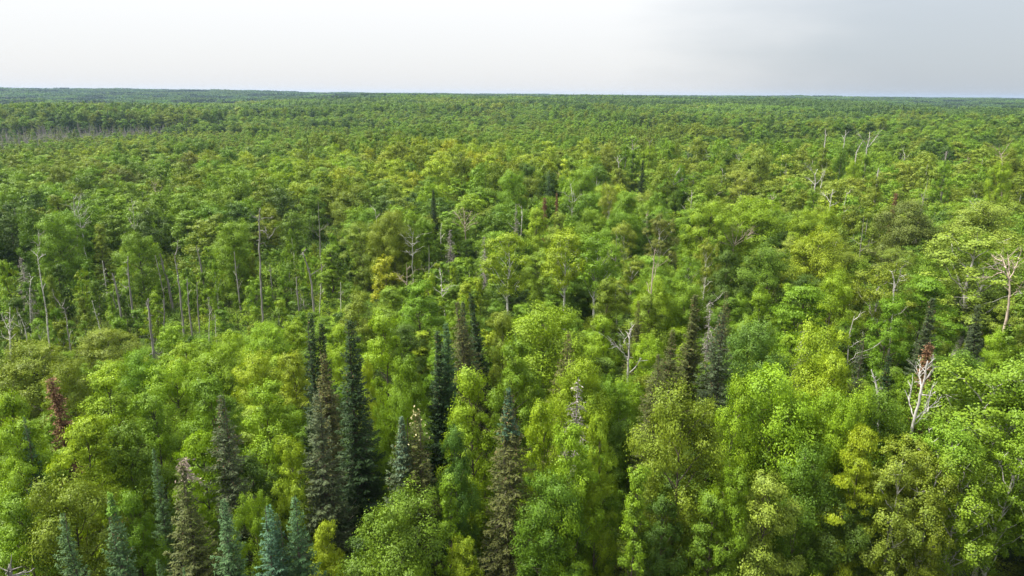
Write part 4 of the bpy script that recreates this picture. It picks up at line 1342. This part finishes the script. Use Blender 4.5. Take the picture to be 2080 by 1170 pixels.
# individuals: the largest in view
view = []
for i, (x, y, gz, r_, kind, h, w, tone) in enumerate(placed):
    px, py = project((x, y, gz + h))
    if -40 < px < 2120 and py < 1195 and kind not in ('deadwood', 'spire') and r_ < 330:
        view.append((w * math.sqrt(h / w) / r_, i, px, py))
view.sort(reverse=True)
n_young = sum(1 for t_ in THINGS if t_[6] == 'young_tree')
n_broad = sum(1 for t_ in THINGS if t_[6] == 'broadleaf_tree')
n_aspen = sum(1 for t_ in THINGS if t_[6] == 'aspen_tree')
single = set()
SHAPE = {'round': 'rounded', 'ovoid': 'oval', 'narrow': 'narrow', 'airy': 'airy', 'layer': 'layered', 'young': 'small'}
for _s, i, px, py in view:
    x, y, gz, r_, kind, h, w, tone = placed[i]
    nm = 'young_tree' if kind == 'young' else ('aspen_tree' if kind == 'airy' else 'broadleaf_tree')
    if nm == 'young_tree':
        if n_young >= 150:
            continue
        n_young += 1
    elif nm == 'aspen_tree':
        if n_aspen >= 40:
            continue
        n_aspen += 1
    else:
        if n_broad >= 290:
            continue
        n_broad += 1
    single.add(i)
    idx = RNG.randrange(12)
    H, W = proto_size(kind, idx)
    o = put_tree(nm, kind, idx, (x, y, gz), RNG.uniform(0, 6.28), (w / W, w / W, h / H), tone_rgb(tone, .12), (RNG.gauss(0, .02), RNG.gauss(0, .02)))
    THINGS.append([o, px, py, tone, SHAPE[kind], None, nm])

# ------------------------------------------------------------------ labels
GROUP = {'young_tree': 'young trees of the swamp and its edges', 'broadleaf_tree': 'broadleaf trees of the wood', 'aspen_tree': 'aspens of the wood', 'birch_tree': 'birches in a row'}
USED = set()
ORD = ['', 'second ', 'third ', 'fourth ', 'fifth ', 'sixth ', 'seventh ', 'eighth ', 'ninth ', 'tenth ']


def direction(dx, dy):
    a = math.degrees(math.atan2(-dy, dx)) % 360
    return ['right of', 'behind and right of', 'behind', 'behind and left of', 'left of', 'in front and left of', 'in front of', 'in front and right of'][int((a + 22.5) // 45) % 8]


todo = {}
for t_ in THINGS:
    o, px, py, tone, shape, lab, nm = t_
    if nm == 'snag':
        o['category'] = 'dead tree'
        o['group'] = 'standing dead trees'
    elif nm == 'spruce':
        o['category'] = 'conifer'
        o['group'] = 'dead spruces' if tone == 'dead' else 'spruces and firs'
    else:
        o['category'] = 'young tree' if nm == 'young_tree' else 'tree'
        o['group'] = GROUP[nm]
    if lab:
        o['label'] = lab
        USED.add(lab)
        continue
    L = sorted(LANDMARK, key=lambda m_: (m_[0] - px) ** 2 + ((m_[1] - py) * 1.6) ** 2)[0]
    if nm == 'snag':
        key = (f'{tone} thin tree ', direction(px - L[0], py - L[1]), L[2])
        todo.setdefault(key, []).append(((px - L[0]) ** 2 + (py - L[1]) ** 2, o))
        continue
    noun = {'young_tree': 'young tree', 'aspen_tree': 'aspen'}.get(nm, 'tree')
    key = (f'{TONE[tone][1]} {shape} {noun} ' if not (nm == 'young_tree' and shape == 'small') else f'{TONE[tone][1]} {noun} ', direction(px - L[0], py - L[1]), L[2])
    todo.setdefault(key, []).append(((px - L[0]) ** 2 + (py - L[1]) ** 2, o))
for (a_, d_, l_), v_ in todo.items():
    v_.sort(key=lambda e: e[0])
    for k, (_d, o) in enumerate(v_):
        pre = 'nearest ' if k == 0 and len(v_) > 1 else (ORD[k] + 'nearest ' if k < len(ORD) and k else '')
        if k >= len(ORD):
            pre = 'farther '
        o['label'] = ' '.join(f'{pre}{a_}{d_} {l_}'.replace('standing above the right hand canopy', '').split())

# ------------------------------------------------------------------ stuff: instanced mass of the wood beyond the singled-out trees
STUFF_COL = {}


def lod_tree(seed, H, W, base, lobes, clumps, per, leaf, style, bark):
    c, t_, b = gen_broadleaf(seed, H, W, base, lobes, clumps, per, leaf, style, sidesN=4, twig=False)
    mb = MB()
    mb.join(c, 0)
    mb.join(t_, 1)
    for q in b[:5]:
        mb.join(q, 1)
    return mb, [M_LEAF, bark]


def make_stuff(name, pts, protos, label=None):
    """pts: list of (loc, rz, scale xyz, index, tint); protos: list of meshes. One object that spreads the meshes over its points."""
    col = bpy.data.collections.new(name + '_models')
    for i, me in enumerate(protos):
        po = bpy.data.objects.new(f'{name}_model_{i:03d}', me)
        po.color = (0, 0, 0, 0)
        col.objects.link(po)
    me = bpy.data.meshes.new(name)
    k = len(pts)
    me.vertices.add(k)
    me.vertices.foreach_set('co', np.array([p_[0] for p_ in pts], np.float32).ravel())
    for an, ty, vals in (('rot', 'FLOAT_VECTOR', [(0, 0, p_[1]) for p_ in pts]), ('scl', 'FLOAT_VECTOR', [p_[2] for p_ in pts]),
                         ('tint', 'FLOAT_VECTOR', [p_[4][:3] for p_ in pts])):
        a_ = me.attributes.new(an, ty, 'POINT')
        a_.data.foreach_set('vector', np.array(vals, np.float32).ravel())
    a_ = me.attributes.new('idx', 'INT', 'POINT')
    a_.data.foreach_set('value', np.array([p_[3] for p_ in pts], np.int32))
    ob = bpy.data.objects.new(name, me)
    ob.color = (0, 0, 0, 0)
    COL.objects.link(ob)
    ob['kind'] = 'stuff'
    if label:
        ob['label'] = label
    g = bpy.data.node_groups.new(name + '_spread', 'GeometryNodeTree')
    g.interface.new_socket('Geometry', in_out='INPUT', socket_type='NodeSocketGeometry')
    g.interface.new_socket('Geometry', in_out='OUTPUT', socket_type='NodeSocketGeometry')
    N, Lk = g.nodes, g.links
    gi, go = N.new('NodeGroupInput'), N.new('NodeGroupOutput')
    ci = N.new('GeometryNodeCollectionInfo')
    ci.inputs['Collection'].default_value = col
    ci.inputs['Separate Children'].default_value = True
    ci.inputs['Reset Children'].default_value = True
    ip = N.new('GeometryNodeInstanceOnPoints')
    ip.inputs['Pick Instance'].default_value = True

    def named(nm_, ty):
        q = N.new('GeometryNodeInputNamedAttribute')
        q.data_type = ty
        q.inputs['Name'].default_value = nm_
        return [s for s in q.outputs if s.name == 'Attribute' and s.enabled][0]
    e2r = N.new('FunctionNodeEulerToRotation')
    Lk.new(named('rot', 'FLOAT_VECTOR'), e2r.inputs[0])
    Lk.new(gi.outputs[0], ip.inputs['Points'])
    Lk.new(ci.outputs[0], ip.inputs['Instance'])
    Lk.new(named('idx', 'INT'), ip.inputs['Instance Index'])
    Lk.new(e2r.outputs[0], ip.inputs['Rotation'])
    Lk.new(named('scl', 'FLOAT_VECTOR'), ip.inputs['Scale'])
    Lk.new(ip.outputs[0], go.inputs[0])
    md = ob.modifiers.new('spread', 'NODES')
    md.node_group = g
    return ob


LOD = []        # (kind, H, W, mesh)
for s in range(3):
    mb, ms = lod_tree(1100 + s, 18, 8.0, .15, 32, 9, 44, .30, 'round', M_BARK)
    LOD.append(('round', 18, 8.0, mb.mesh(f'lod_round_{s}', ms)))
for s in range(3):
    mb, ms = lod_tree(1200 + s, 18, 6.6, .14, 30, 8, 44, .29, 'ovoid', M_BARK)
    LOD.append(('ovoid', 18, 6.6, mb.mesh(f'lod_ovoid_{s}', ms)))
for s in range(2):
    mb, ms = lod_tree(1300 + s, 17, 4.6, .14, 24, 8, 36, .27, 'narrow', M_PALE)
    LOD.append(('narrow', 17, 4.6, mb.mesh(f'lod_narrow_{s}', ms)))
for s in range(3):
    mb, ms = lod_tree(1400 + s, 19, 6.8, .30, 22, 9, 38, .25, 'airy', M_PALE)
    LOD.append(('airy', 19, 6.8, mb.mesh(f'lod_airy_{s}', ms)))
for s in range(2):
    mb, ms = lod_tree(1600 + s, 7.5, 3.6, .16, 11, 6, 24, .24, 'ovoid', M_BARK)
    LOD.append(('young', 7.5, 3.6, mb.mesh(f'lod_young_{s}', ms)))
for s in range(2):
    c, t_, k = gen_conifer(1700 + s, 18, 4.2, 'spire', spacing=.5, per=16, nl=.42, nw=.16)
    c.join(t_, 1)
    LOD.append(('spire', 18, 4.2, c.mesh(f'lod_spire_{s}', [M_NEEDLE, M_BARK])))
BYKIND = {}
for i, (k, H, W, me) in enumerate(LOD):
    BYKIND.setdefault(k, []).append(i)
BYKIND['layer'] = BYKIND['round']
pts, dead_pts = [], []
for i, (x, y, gz, r_, kind, h, w, tone) in enumerate(placed):
    if i in single:
        continue
    if kind == 'deadwood':
        dead_pts.append((x, y, gz, h, w))
        continue
    j = RNG.choice(BYKIND[kind])
    _k, H, W, _m = LOD[j]
    pts.append(((x, y, gz), RNG.uniform(0, 6.28), (w / W, w / W, h / H), j, tone_rgb(tone, .14)))
make_stuff('woodland', pts, [q[3] for q in LOD])

# grey drowned wood in the left-hand hollow
dw = []
for s in range(4):
    rng = np.random.default_rng(4400 + s)
    if s < 2:
        c, t_ = gen_dead_conifer(4400 + s, 11, 2.6, 0)
        t_.join(c, 0)
        dw.append(t_.mesh(f'drowned_{s}', [M_GREY]))
    else:
        mb = MB()
        tp = lerp_path((0, 0, -.8), (rng.normal() * .5, rng.normal() * .5, 11), 7, rng, .12)
        mb.tube(tp, np.linspace(.17, .05, 7), 5)
        for q in range(16):
            z = .4 + .58 * rng.random()
            p0 = np.array([np.interp(z, np.linspace(0, 1, 7), tp[:, c_]) for c_ in range(3)])
            a = rng.random() * 6.28
            e = p0 + np.array([math.cos(a), math.sin(a), .9]) * (.5 + 1.3 * rng.random())
            mb.tube(lerp_path(p0, e, 3, rng, .08), [.05, .035, .015], 3)
        dw.append(mb.mesh(f'drowned_{s}', [M_GREY]))
dp = []
for (x, y, gz, h, w) in dead_pts:
    j = RNG.randrange(4)
    s = h / 11
    dp.append(((x, y, gz), RNG.uniform(0, 6.28), (s * 1.3, s * 1.3, s), j, (0, 0, 0)))
make_stuff('drowned_wood', dp, dw)

# undergrowth: shrubs and ferns between the trees
bush = []
for s in range(4):
    bush.append(gen_bush(1800 + s, 2.4, 3.4, 26, 34, .19).mesh(f'bush_{s}', [M_LEAF, M_BARK]))
up = []
rr = 18.0
while rr < 330:
    s_ = 2.3 if rr < 170 else 3.6
    span = 46
    n_ = int(2 * RX(span) * rr / s_)
    for i in range(n_):
        az = -RX(span) + (i + RNG.random()) * 2 * RX(span) / n_
        r_ = rr + RNG.uniform(-.5, .5) * s_
        x, y = r_ * math.sin(az), r_ * math.cos(az)
        if r_ > 165 and RNG.random() < .35 and not (math.degrees(az) < -8 and r_ < 200):
            continue
        swamp = math.degrees(az) < -12 and 96 < r_ < 165
        k = RNG.uniform(.55, 1.15) * (1.0 if not swamp else 1.05) * (1.7 if math.degrees(az) < -8 and 145 < r_ < 200 else 1)
        tn = RNG.choice(['fresh', 'mid', 'olive', 'bright', 'mid']) if swamp else RNG.choice(['mid', 'dark', 'dark', 'olive'])  # darker leaves outside the swamp: shade of the gaps painted in
        up.append(((x, y, ground_z(x, y) - .1), RNG.uniform(0, 6.28), (k, k, k * RNG.uniform(.7, 1.3)), RNG.randrange(4), tone_rgb(tn, .2)))
    rr += s_
up += [((x, y, ground_z(x, y) - .1), RNG.uniform(0, 6.28), (1.6, 1.6, .9), RNG.randrange(4), tone_rgb('grey', .2))
       for (x, y, gz, h, w) in dead_pts if RNG.random() < .8]
make_stuff('undergrowth', up, bush)

# distant forest: canopy patches to the horizon
patches = []
PS = 62.0
for s in range(5):
    rng = np.random.default_rng(2000 + s)
    mb = MB()
    for q in range(62):
        cx, cy = rng.uniform(-PS / 2, PS / 2, 2)
        h = rng.uniform(13.5, 19.5)
        w = rng.uniform(5.5, 9.5)
        con = rng.random() < .10
        m_ = 110
        if con:
            z = rng.random(m_) ** .7
            ang = rng.random(m_) * 6.28
            ra = w * .28 * (1 - z)
            pos = np.stack([cx + ra * np.cos(ang), cy + ra * np.sin(ang), 4 + (h - 3) * z], 1)
            nr = np.stack([np.cos(ang), np.sin(ang), np.full(m_, .6)], 1) + rng.normal(size=(m_, 3)) * .3
            v = np.full(m_, .0) + rng.random(m_) * .1
        else:
            d = rng.normal(size=(m_, 3))
            d[:, 2] = np.abs(d[:, 2]) - .35
            d /= np.linalg.norm(d, axis=1)[:, None]
            bump = 1 + .22 * np.sin(d[:, 0] * 7 + q) * np.sin(d[:, 1] * 7 + 2 * q) + rng.normal(size=m_) * .07
            pos = np.array([cx, cy, h - w * .42]) + d * np.array([w / 2, w / 2, w * .42]) * bump[:, None]
            nr = d + rng.normal(size=(m_, 3)) * .35
            v = np.clip(.5 + .5 * (rng.random() - .5) + rng.normal(size=m_) * .08, 0, 1)
        mb.leaves(pos, nr, 1.25, .95, v, rng)
    patches.append(mb.mesh(f'canopy_patch_{s}', [M_LEAF]))
fp = []
rr = 900.0
while rr < 6200:
    s_ = 50.0
    span = 46
    n_ = int(2 * RX(span) * rr / s_)
    for i in range(n_):
        az = -RX(span) + (i + RNG.uniform(.2, .8)) * 2 * RX(span) / n_
        r_ = rr + RNG.uniform(-.2, .2) * s_
        x, y = r_ * math.sin(az), r_ * math.cos(az)
        t1 = vnoise(x, y, 210, 2.2)
        tn = 'dark' if t1 < -.1 else ('olive' if t1 > .25 else 'mid')
        if r_ > 1500:                       # leaf colour darkened and blued with distance, far haze tone painted in
            tn = RNG.choice(['spruce', 'blue', 'spruce', 'cool'] if az < -RX(6) else ['dark', 'spruce', 'dark', 'spruce', 'blue'] if t1 < .2 else ['dark', 'cool', 'mid'])
        if vnoise(x, y, 330, 9.1) < -.22:
            tn = 'dark'
        fp.append(((x, y, ground_z(x, y) + RNG.uniform(-1.2, 1.2) - .5), RNG.uniform(0, 6.28), (1, 1, RNG.uniform(.9, 1.15)), RNG.randrange(5), tone_rgb(tn, .12)))
    rr += s_
make_stuff('distant_forest', fp, patches)

# ------------------------------------------------------------------ ground
rings = [0.0] + list(np.geomspace(12, 7500, 110))
seg = 220
vs, fs = [], []
for ri, r_ in enumerate(rings[1:]):
    for k in range(seg):
        a = 2 * math.pi * k / seg
        x, y = r_ * math.sin(a), r_ * math.cos(a)
        vs.append((x, y, ground_z(x, y)))
for ri in range(len(rings) - 2):
    for k in range(seg):
        a0, b0 = ri * seg + k, ri * seg + (k + 1) % seg
        fs.append((a0, b0, b0 + seg, a0 + seg))
vs.append((0, 0, 0))
cidx = len(vs) - 1
for k in range(seg):
    fs.append((cidx, (k + 1) % seg, k))
me = bpy.data.meshes.new('ground')
me.from_pydata(vs, [], [tuple(reversed(f)) for f in fs])
me.materials.append(M_GROUND)
for p_ in me.polygons:
    p_.use_smooth = True
g = bpy.data.objects.new('ground', me)
g['kind'] = 'structure'
COL.objects.link(g)

# ------------------------------------------------------------------ haze
HAZE = 0.000065
top, bot, R_ = 66.0, -16.0, 7560.0
hv = [(x, y, z) for z in (bot, top) for x, y in ((-R_, -R_), (R_, -R_), (R_, R_), (-R_, R_))]
me = bpy.data.meshes.new('haze')
me.from_pydata(hv, [], [(3, 2, 1, 0), (4, 5, 6, 7), (0, 1, 5, 4), (1, 2, 6, 5), (2, 3, 7, 6), (3, 0, 4, 7)])
mh, n, l = mat('haze_air')
pv = n.new('ShaderNodeVolumePrincipled')
pv.inputs['Color'].default_value = (0.40, 0.57, 0.84, 1)
pv.inputs['Density'].default_value = HAZE
pv.inputs['Anisotropy'].default_value = 0.2
o = n.new('ShaderNodeOutputMaterial')
l.new(pv.outputs[0], o.inputs['Volume'])
mh.volume_intersection_method = 'FAST' if hasattr(mh, 'volume_intersection_method') else None
me.materials.append(mh)
hz = bpy.data.objects.new('haze', me)
hz['kind'] = 'stuff'
COL.objects.link(hz)
print('COUNTS', len(THINGS), 'broad', n_broad, 'young', n_young, 'aspen', n_aspen, 'wood', len(pts), 'dead', len(dp), 'under', len(up), 'far', len(fp), 'objs', len(SC.objects))
